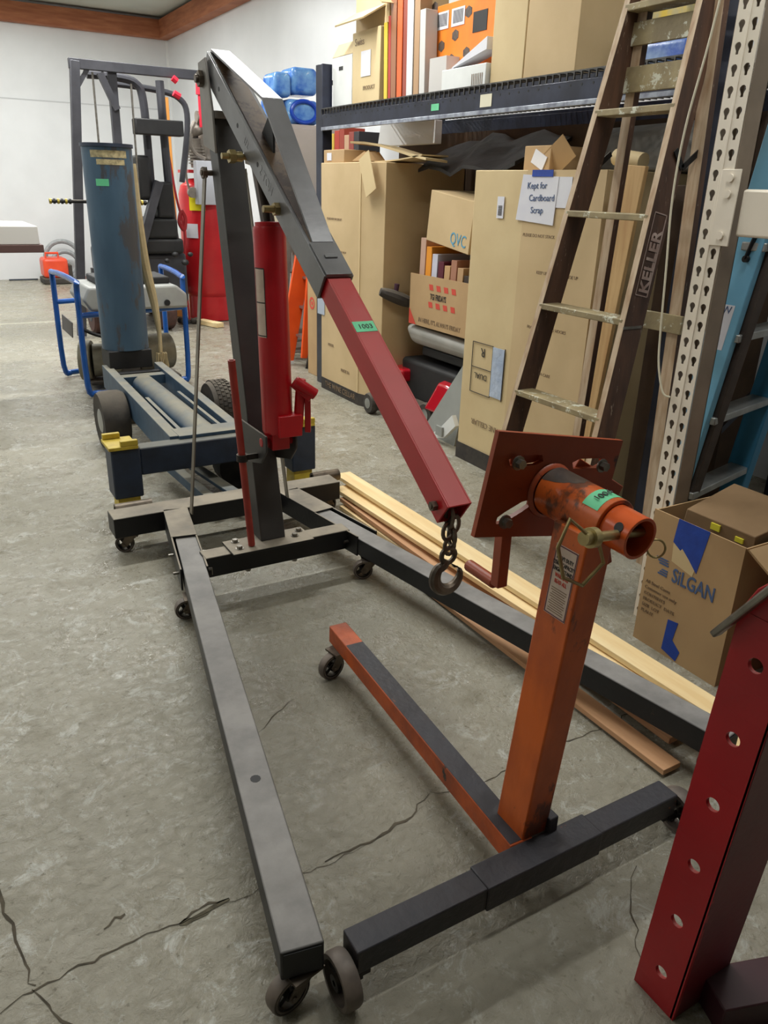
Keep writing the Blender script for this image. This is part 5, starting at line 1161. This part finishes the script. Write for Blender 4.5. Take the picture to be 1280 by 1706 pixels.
# ================================================================ GENERATOR in a blue tube frame
gn = thing('generator', 'portable generator in a bright blue tubular frame behind the blue tube', 'generator', (1.4, 6.4, 0))
for (nx, fx_, yn, yf, zt) in ((0.985, 0.945, 5.98, 6.75, 0.83), (1.80, 1.86, 6.18, 7.0, 0.83)):
    t1 = [(nx + 0.20 if nx < 1.2 else nx - 0.16, yn, 0.035), (nx + 0.06 if nx < 1.2 else nx - 0.04, yn, 0.035), (nx, yn, 0.10), (nx, yn, zt - 0.08), (nx, yn + 0.04, zt), (fx_, yf - 0.04, zt), (fx_, yf, zt - 0.08), (fx_, yf, 0.10), (fx_ + 0.05 if nx < 1.2 else fx_ - 0.05, yf, 0.035)]
    pts = []
    for i, p in enumerate(t1):
        pts.append(p)
    mk('frame_tube', G().tube(pts, 0.021, 10, smooth=4), bluef, gn)
g = G(); g.tube([(0.985, 5.98, 0.60), (1.80, 6.18, 0.60)], 0.02, 8); g.tube([(1.18, 5.98, 0.035), (1.66, 6.18, 0.035)], 0.021, 8); g.tube([(0.95, 6.75, 0.035), (1.82, 7.0, 0.035)], 0.021, 8); g.tube([(0.95, 6.75, 0.6), (1.86, 7.0, 0.6)], 0.02, 8)
mks('frame_crossbar', g, bluef, gn)
g = G(); g.prism([(1.07, 6.0, 0.62), (1.02, 6.0, 0.70), (1.07, 6.0, 0.79), (1.70, 6.0, 0.79), (1.78, 6.0, 0.72), (1.78, 6.0, 0.62)], (0, 0.55, 0)); mk('fuel_tank', g, mat('tank_grey', (164, 166, 162), (150, 150, 148), 6, 0.4), gn, bevel=0.02)
mk('tank_top', G().box(1.15, 1.68, 6.1, 6.5, 0.79, 0.84).cyl((1.3, 6.2, 0.84), (1.3, 6.2, 0.87), 0.06), blkp, gn, bevel=0.01)
g = G()
for x in (1.28, 1.62): g.cyl((x, 5.998, 0.665), (x, 5.985, 0.665), 0.022, n=12)
mks('grommet', g, blkp, gn)
g = G(); g.cyl((1.02, 6.35, 0.21), (1.10, 6.32, 0.21), 0.15, n=24); g.cyl((1.10, 6.32, 0.21), (1.32, 6.28, 0.21), 0.125, n=24)
mk('engine', g, mat('engine_grey', (150, 146, 128), (122, 116, 100), 12, 0.5, 0.3), gn, bevel=0.006)
mk('engine_block', G().box(1.28, 1.42, 6.15, 6.45, 0.06, 0.42).box(1.05, 1.75, 6.2, 6.6, 0.04, 0.07), rubber, gn, bevel=0.01)
mk('side_panel', G().obox((0.965, 6.45, 0.46), (0.003, 0, 0), (0, 0.22, 0), (0, -0.03, 0.06)), mat('panel_grey', (96, 92, 92)), gn)
mk('alternator', G().cyl((1.42, 6.3, 0.24), (1.70, 6.35, 0.24), 0.14, n=24), mat('engine_grey', (150, 146, 128)), gn)
g = G(); g.tube([(1.22, 6.0, 0.60), (1.19, 6.0, 0.45), (1.19, 6.05, 0.33)], 0.010, 6, smooth=4); g.tube([(1.0, 6.0, 0.50), (1.08, 6.0, 0.46), (1.17, 6.0, 0.42), (1.21, 6.05, 0.30)], 0.014, 6, smooth=4)
mk('cable', g, blkp, gn)

# ================================================================ BLUE TRAILER WITH UPRIGHT TUBE
tr = thing('blue_trailer', 'low blue steel trailer with a big upright tube and yellow-capped legs', 'trailer', (1.2, 4.6, 0))
g = G(); g.pipe((1.17, 5.45, 0.46), (1.17, 5.45, 1.70), 0.150, 0.142, 40)
tb2 = mk('upright_tube', g, bluet, tr)
mk('tube_rim', G().pipe((1.17, 5.45, 1.685), (1.17, 5.45, 1.705), 0.158, 0.142, 40), navy, tb2)
def curved_label(nm, z0, z1, a0, a1, mt, r=0.1508, c=(1.17, 5.45), root=None):
    g = G(); vs = []
    for i in range(9):
        a = math.radians(a0 + (a1 - a0) * i / 8); vs.append((g.bm.verts.new((c[0] + r * math.cos(a), c[1] + r * math.sin(a), z0)), g.bm.verts.new((c[0] + r * math.cos(a), c[1] + r * math.sin(a), z1))))
    for i in range(8): g.bm.faces.new((vs[i][0], vs[i + 1][0], vs[i + 1][1], vs[i][1]))
    return mk(nm, g, mt, root)
curved_label('faded_sticker', 1.625, 1.665, 218, 305, mat('sticker_tan', (196, 182, 140), (140, 130, 100), 40, 0.7), root=tb2)
curved_label('faded_sticker', 1.585, 1.615, 232, 298, mat('sticker_tan', (196, 182, 140)), root=tb2)
curved_label('price_tape', 1.465, 1.505, 226, 256, green, root=tb2)
g = G(); g.box(1.03, 1.31, 5.32, 5.56, 0.34, 0.46); g.box(1.0, 1.36, 5.25, 5.30, 0.25, 0.33); mk('tube_base', g, blkp, tr, bevel=0.006)
g = G(); g.cyl((0.84, 5.72, 1.365), (1.46, 5.72, 1.365), 0.011, n=8); ha = mk('handle_bar', g, iron, tr)
for k in range(12):
    x = (0.84 + 0.024 * k) if k < 6 else (1.34 + 0.02 * (k - 6)); mk('handle_band', G().cyl((x, 5.72, 1.365), (x + 0.013, 5.72, 1.365), 0.017, n=8), yel if k % 2 == 0 else blkp, ha)
mk('handle_post', G().box(1.14, 1.20, 5.60, 5.73, 1.34, 1.39).box(1.15, 1.19, 5.70, 5.74, 0.4, 1.36), iron, tr)
g = G(); g.bar((1.03, 5.45, 0.275), (0.985, 3.68, 0.275), 0.055, 0.15)
mk('side_rail', g, bluem, tr, bevel=0.003)
g = G(); g.bar((1.37, 5.42, 0.275), (1.32, 3.68, 0.275), 0.055, 0.15); mk('side_rail', g, bluem, tr, bevel=0.003)
g = G(); g.lathe((1.185, 5.10, 0.27), (0.0, -1, 0), [(0.03, 0), (0.075, 0.01), (0.075, 1.38), (0.03, 1.40)], 24); mk('hydraulic_cylinder', g, bluem, tr)
g = G(); g.bar((1.08, 4.6, 0.31), (1.06, 3.68, 0.31), 0.02, 0.02); g.bar((1.27, 4.6, 0.33), (1.26, 3.68, 0.33), 0.018, 0.018); mks('guide_strip', g, bluem, tr)
mk('cross_member', G().box(1.0, 1.38, 5.12, 5.20, 0.27, 0.33), bluem, tr, bevel=0.003)
mk('front_plate', G().box(1.0, 1.38, 3.66, 3.80, 0.335, 0.352), bluem, tr, bevel=0.002)
mk('front_beam', G().box(0.79, 1.57, 3.60, 3.69, 0.20, 0.335), navy, tr, bevel=0.008)
for x0 in (0.655, 1.565):
    jl = mk('jack_leg', G().box(x0, x0 + 0.135, 3.585, 3.72, 0.10, 0.345), navy, tr, bevel=0.008)
    cap = G(); cap.box(x0 - 0.01, x0 + 0.125, 3.57, 3.74, 0.3455, 0.362); cap.box(x0 + 0.045, x0 + 0.125, 3.57, 3.595, 0.362, 0.388); cap.box(x0 - 0.005, x0 + 0.075, 3.715, 3.74, 0.362, 0.388)
    mks('yellow_cap', cap, yel, jl, bevel=0.003); mk('yellow_foot', G().box(x0 + 0.015, x0 + 0.12, 3.60, 3.705, 0.0, 0.10), yel, jl, bevel=0.003)
g = G(); g.bar((1.02, 4.0, 0.10), (1.09, 3.38, 0.06), 0.05, 0.05); g.bar((1.12, 4.0, 0.10), (1.20, 3.36, 0.10), 0.06, 0.02); g.bar((1.40, 4.0, 0.08), (1.30, 3.40, 0.06), 0.05, 0.05)
mk('tow_bar', g, bluem, tr, bevel=0.003)
mk('pump_housing', G().lathe((1.33, 3.85, 0.13), (0, -1, 0), [(0.05, 0), (0.12, 0.02), (0.12, 0.14), (0.05, 0.16)], 20), blkp, tr)
for x, s_ in ((0.895, -1), (1.56, 1)):
    g = G(); y, r = 4.72, 0.175
    g.lathe((x, y, r), (1, 0, 0), [(r * 0.55, -0.07), (r * 0.92, -0.075), (r * 0.99, -0.05), (r, 0), (r * 0.99, 0.05), (r * 0.92, 0.075), (r * 0.55, 0.07)], 32); wv = mk('tyre', g, rubber, tr)
    mk('wheel_rim', G().lathe((x, y, r), (1, 0, 0), [(0.02, -0.078), (r * 0.35, -0.074), (r * 0.56, -0.06), (r * 0.56, 0.06), (r * 0.35, 0.074), (0.02, 0.078)], 20), alum, wv)
    if s_ > 0:
        g = G()
        for k in range(36):
            a = k * 2 * math.pi / 36
            for j in (-0.04, -0.013, 0.013, 0.04):
                c_ = V((x + j, y + (r + 0.001) * math.cos(a + j * 3), r + (r + 0.001) * math.sin(a + j * 3))); g.obox(c_, (0.010, 0, 0), V((0, -math.sin(a), math.cos(a))) * 0.011, V((0, math.cos(a), math.sin(a))) * 0.004)
        mk('tread_block', g, rubber, wv, kind='stuff')
g = G(); g.cyl((0.97, 4.72, 0.175), (1.49, 4.72, 0.175), 0.02, n=10); g.box(0.97, 1.02, 4.66, 4.78, 0.15, 0.24); mk('axle', g, dsteel, tr)
g = G(); pts = [(1.33, 5.50, 1.60), (1.335, 5.50, 1.30), (1.36, 5.52, 1.0), (1.40, 5.52, 0.75), (1.415, 5.50, 0.55), (1.41, 5.48, 0.40)]
g.tube(pts, lambda t: 0.014 + 0.020 * math.sin(math.pi * min(1, t + 0.15)), 10, smooth=5)
tag(mk('beige_hose', g, mat('beige_canvas', (190, 172, 134), (172, 154, 116), 14, 0.8)), 'beige canvas hose hanging down beside the blue upright tube', 'hose')
g = G()
for k in range(26): p = V((1.41 + random.uniform(-.03, .04), 5.47 + random.uniform(-.03, .03), 0.40)); g.tube([p, p + V((random.uniform(-.02, .03), 0, -0.10)), p + V((random.uniform(-.04, .05), random.uniform(-.02, .02), -random.uniform(0.14, 0.26)))], 0.004, 4)
tag(mk('rope_tail', g, mat('beige_canvas', (190, 172, 134))), 'frayed beige rope end below the canvas hose', 'rope', kind='stuff')
